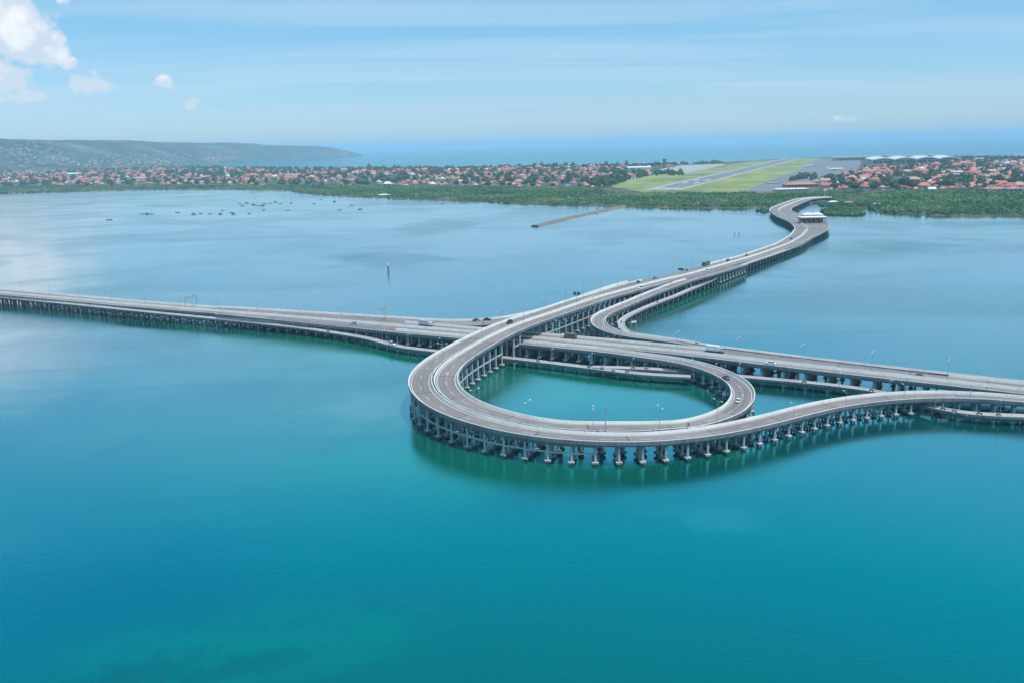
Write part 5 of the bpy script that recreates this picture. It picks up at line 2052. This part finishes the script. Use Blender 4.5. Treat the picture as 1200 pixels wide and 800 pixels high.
mp_ = moto_proto()
RID = rider_mesh()
spots = [(B1, 690, 431.5, 1.4), (B1, 704, 433, 2.6), (B1, 717, 434, 1.2), (B1, 735, 436, 2.4), (B1, 628, 423.5, 1.8), (B1, 382, 389, 2.2), (B2, 742, 432, 0.3), (B2, 757, 432.6, -0.5), (B2, 945, 448, 0.4), (B2, 1022, 458, 0.0),
         (B2, 1102, 480, 0.3), (B2, 1121, 483.5, -0.4), (B2, 1150, 486, 0.3), (B2, 1172, 487, -0.3), (B4, 725, 379, 0.2), (B4, 770, 354, 0.0)]
lab_m = {id(B1): ('motorcycle on the low lane in front of the highway', 'motorcycles on the front lane'), id(B2): ('motorcycle on the low lane beneath the loop and outer ramp', 'motorcycles on the lower lane'), id(B4): ('motorcycle on the narrow lane by the tight bend', 'motorcycles on the bend')}
for rd_, u, v, off in spots:
    i = rd_.pix(u, v)
    p = rd_.pt(i, off, 0.015)
    rz = math.atan2(rd_.T[i, 1], rd_.T[i, 0])
    la, gr = lab_m[id(rd_)]
    clone(mp_, tuple(p), rz, la, gr)
    pe = put('person', RID, None, tuple(p), rz)
    tag(pe, 'rider in grey on a ' + la, 'person', 'riders of ' + gr)
for ch in list(mp_.children):
    bpy.data.objects.remove(ch)
bpy.data.objects.remove(mp_)

# ------------------------------------------------------------------ things in the water
pa, pb = at(627, 265.6, 0)[:2], at(733, 241.5, 0)[:2]
m_ = MB()
n_ = 90
r_ = np.random.default_rng(5)
dv = (pb - pa) / np.linalg.norm(pb - pa)
nv = np.array([-dv[1], dv[0]])
secs = []
for j in range(n_ + 1):
    c = pa + (pb - pa) * j / n_ + nv * 3 * math.sin(j * 0.05)
    for o, z in ((-7, -1), (-4.2, 1.1), (-2.2, 1.9), (2.2, 1.9), (4.2, 1.1), (7, -1)):
        q = c + nv * (o + r_.normal(0, 0.4))
        secs.append((q[0] - pa[0], q[1] - pa[1], z + r_.normal(0, 0.22)))
fs_ = []
for j in range(n_):
    for q in range(5):
        a = j * 6 + q
        fs_.append((a, a + 1, a + 7, a + 6))
fs_ += [(5, 4, 3, 2, 1, 0), tuple(n_ * 6 + q for q in range(6))]
m_.add(secs, fs_)
cw = m_.build('causeway', 'rock', None, False, (pa[0], pa[1], 0))
tag(cw, 'low brown rubble causeway running out from the mangrove shore into the bay', 'causeway')
p = at(700, 247.5, 0)
t_ = thing('marker_post', 'dark marker post with a small box beside the rubble causeway', 'marker', tuple(p))
m_ = MB()
m_.tube((0, 0, -1), (0, 0, 4.0), 0.3, n=6)
m_.build('post', 'timber', t_)
m_ = MB()
m_.box((0, 0, 4.4), (2.2, 1.6, 1.6))
m_.build('box', 'dark_steel', t_)

p = at(455, 319.3, 0)
t_ = thing('beacon', 'channel beacon on a dark pile with a white lantern platform in open water', 'beacon', tuple(p))
for dx, dy in ((-0.5, -0.4), (0.5, -0.4), (0, 0.5)):
    m_ = MB()
    m_.tube((dx * 1.6, dy * 1.6, -1), (dx * 0.6, dy * 0.6, 5.6), 0.22, 0.18, 6)
    m_.build('pile', 'dark_steel', t_)
m_ = MB()
m_.box((0, 0, 5.75), (2.2, 2.0, 0.25))
m_.build('platform', 'grey_wall', t_)
m_ = MB()
m_.box((0, 0, 7.1), (1.7, 1.5, 2.4), 0, 0.8)
m_.build('lantern_house', 'white_paint', t_)
m_ = MB()
m_.tube((0, 0, 8.3), (0, 0, 9.3), 0.2, 0.06, 6)
m_.build('mast', 'pink_trim', t_)
for u, v in ((861, 275.2), (865.8, 275.2)):
    p = at(u, v, 0)
    t_ = thing('mooring_pile', 'short dark mooring pile of a pair in the water beside the airport branch', 'pile', tuple(p), 0, 'pair of mooring piles')
    m_ = MB()
    m_.tube((0, 0, -1), (0, 0, 2.0), 0.35, 0.3, 6)
    m_.build('pile', 'timber', t_)
    m_ = MB()
    m_.box((0, 0, 2.2), (1.4, 1.0, 0.5))
    m_.build('cap', 'grey_wall', t_)


def fish_pen(u, v, w, d, hut):
    p = at(u, v, 0)
    lab = 'dark floating fish pen with a hut, moored in the bay off the mangroves' if hut else 'dark low floating fish pen frame moored in the bay off the mangroves'
    t_ = thing('fish_pen', lab, 'fish pen', tuple(p), rng.uniform(-0.5, 0.5), 'fish pens with huts' if hut else 'low fish pens')
    for y in np.linspace(-d / 2, d / 2, 3):
        m_ = MB()
        m_.tube((-w / 2, y, 0.25), (w / 2, y, 0.25), 0.32, n=6)
        m_.build('float', 'timber', t_)
    for x in np.linspace(-w / 2, w / 2, 4):
        m_ = MB()
        m_.box((x, 0, 0.65), (0.5, d + 0.6, 0.25))
        m_.build('crossbeam', 'timber', t_)
    if hut:
        m_ = MB()
        m_.box((0, 0, 1.25), (min(3.0, w * 0.3), d * 0.4, 1.1))
        h_ = m_.build('hut', 'timber', t_)
        m_ = MB()
        hip_roof(m_, min(3.2, w * 0.32), d * 0.42, 1.82, 0.5, 0.25)
        m_.build('roof', 'dark_brick', h_)


def boat(u, v, L_, rz):
    p = at(u, v, 0)
    t_ = thing('fishing_boat', 'slim dark outrigger boat drifting among the fish pens', 'boat', tuple(p), rz, 'outrigger boats in the bay')
    m_ = MB()
    vs_, fs_ = [], []
    for x, hw, z0, z1 in ((-0.5, 0.02, 0.5, 1.1), (-0.4, 0.5, 0.0, 0.85), (0, 0.7, -0.15, 0.7), (0.4, 0.5, 0.0, 0.85), (0.5, 0.02, 0.5, 1.2)):
        k8 = L_ / 8
        vs_ += [(x * L_, -hw * k8, z1 * k8), (x * L_, -hw * 0.4 * k8, z0 * k8), (x * L_, hw * 0.4 * k8, z0 * k8), (x * L_, hw * k8, z1 * k8)]
    for j in range(4):
        for q in range(4):
            fs_.append((j * 4 + q, j * 4 + (q + 1) % 4, (j + 1) * 4 + (q + 1) % 4, (j + 1) * 4 + q))
    m_.add(vs_, fs_)
    m_.build('hull', 'timber', t_)
    for s_ in (-1, 1):
        m_ = MB()
        m_.tube((-L_ * 0.35, s_ * 0.27 * L_, 0.15), (L_ * 0.35, s_ * 0.27 * L_, 0.15), 0.12, n=5)
        m_.build('outrigger', 'timber', t_)
    for x in (-0.2, 0.2):
        m_ = MB()
        m_.tube((x * L_, -0.27 * L_, 0.2), (x * L_, 0.27 * L_, 0.2), 0.07, n=4)
        m_.tube((x * L_, 0, 0.2), (x * L_, 0, 0.9), 0.07, n=4)
        m_.build('spar', 'timber', t_)


for u, v, w, d, hut in ((172, 251, 30, 4, 1), (227, 251.3, 10, 5, 1), (235, 250.5, 6, 4, 0), (246, 251, 6, 4, 0), (258, 251.2, 6, 5, 1), (271, 249.2, 4, 3, 0), (273.5, 251.2, 7, 4, 1), (292, 250.6, 6, 3, 0), (281, 238.8, 7, 5, 0),
                        (289, 238.2, 9, 6, 1), (297, 240.2, 9, 5, 1), (303, 241.3, 12, 5, 0), (307.5, 241.2, 9, 5, 1), (310, 239.2, 7, 5, 0), (317, 238.8, 7, 4, 0), (322.5, 237.0, 7, 5, 1), (329, 238.8, 9, 5, 0), (341, 238.2, 5, 4, 0),
                        (309, 246.4, 5, 4, 0), (337, 246.9, 8, 4, 0), (368, 239, 6, 4, 0), (376, 234, 6, 4, 0), (392, 236.5, 6, 4, 1)):
    fish_pen(u, v, w * 0.8, d * 0.8, hut)
for u, v, L_, rz in ((208, 249.4, 8, 0.3), (261, 247.2, 7, 1.0), (284, 241.2, 8, -0.2), (128, 258, 9, 0.1), (398, 246.2, 7, 0.5), (422, 245.5, 9, 0.9), (412, 240.8, 7, 0.2), (518, 239.5, 7, 0.1)):
    boat(u, v, L_, rz)

# ------------------------------------------------------------------ the air between the camera and the far coast
mb = MB()
mb.box((0, 43000, 127), (184000, 96000, 256))
hz_ = mb.build('haze', None)
tag(hz_, 'pale blue sea haze over the bay and the far coast', 'haze', None, 'stuff')
hm = bpy.data.materials.new('haze_air')
hm.use_nodes = True
hm.node_tree.nodes.clear()
HN = NT(hm.node_tree)
pv = HN.n('ShaderNodeVolumePrincipled')
pv.inputs['Color'].default_value = (0.55, 0.80, 1.0, 1.0)
pv.inputs['Anisotropy'].default_value = -0.2
pv.inputs['Density'].default_value = HAZE_DENSITY
ho = HN.n('ShaderNodeOutputMaterial')
HN.link(pv.outputs[0], ho.inputs['Volume'])
hz_.data.materials.append(hm)
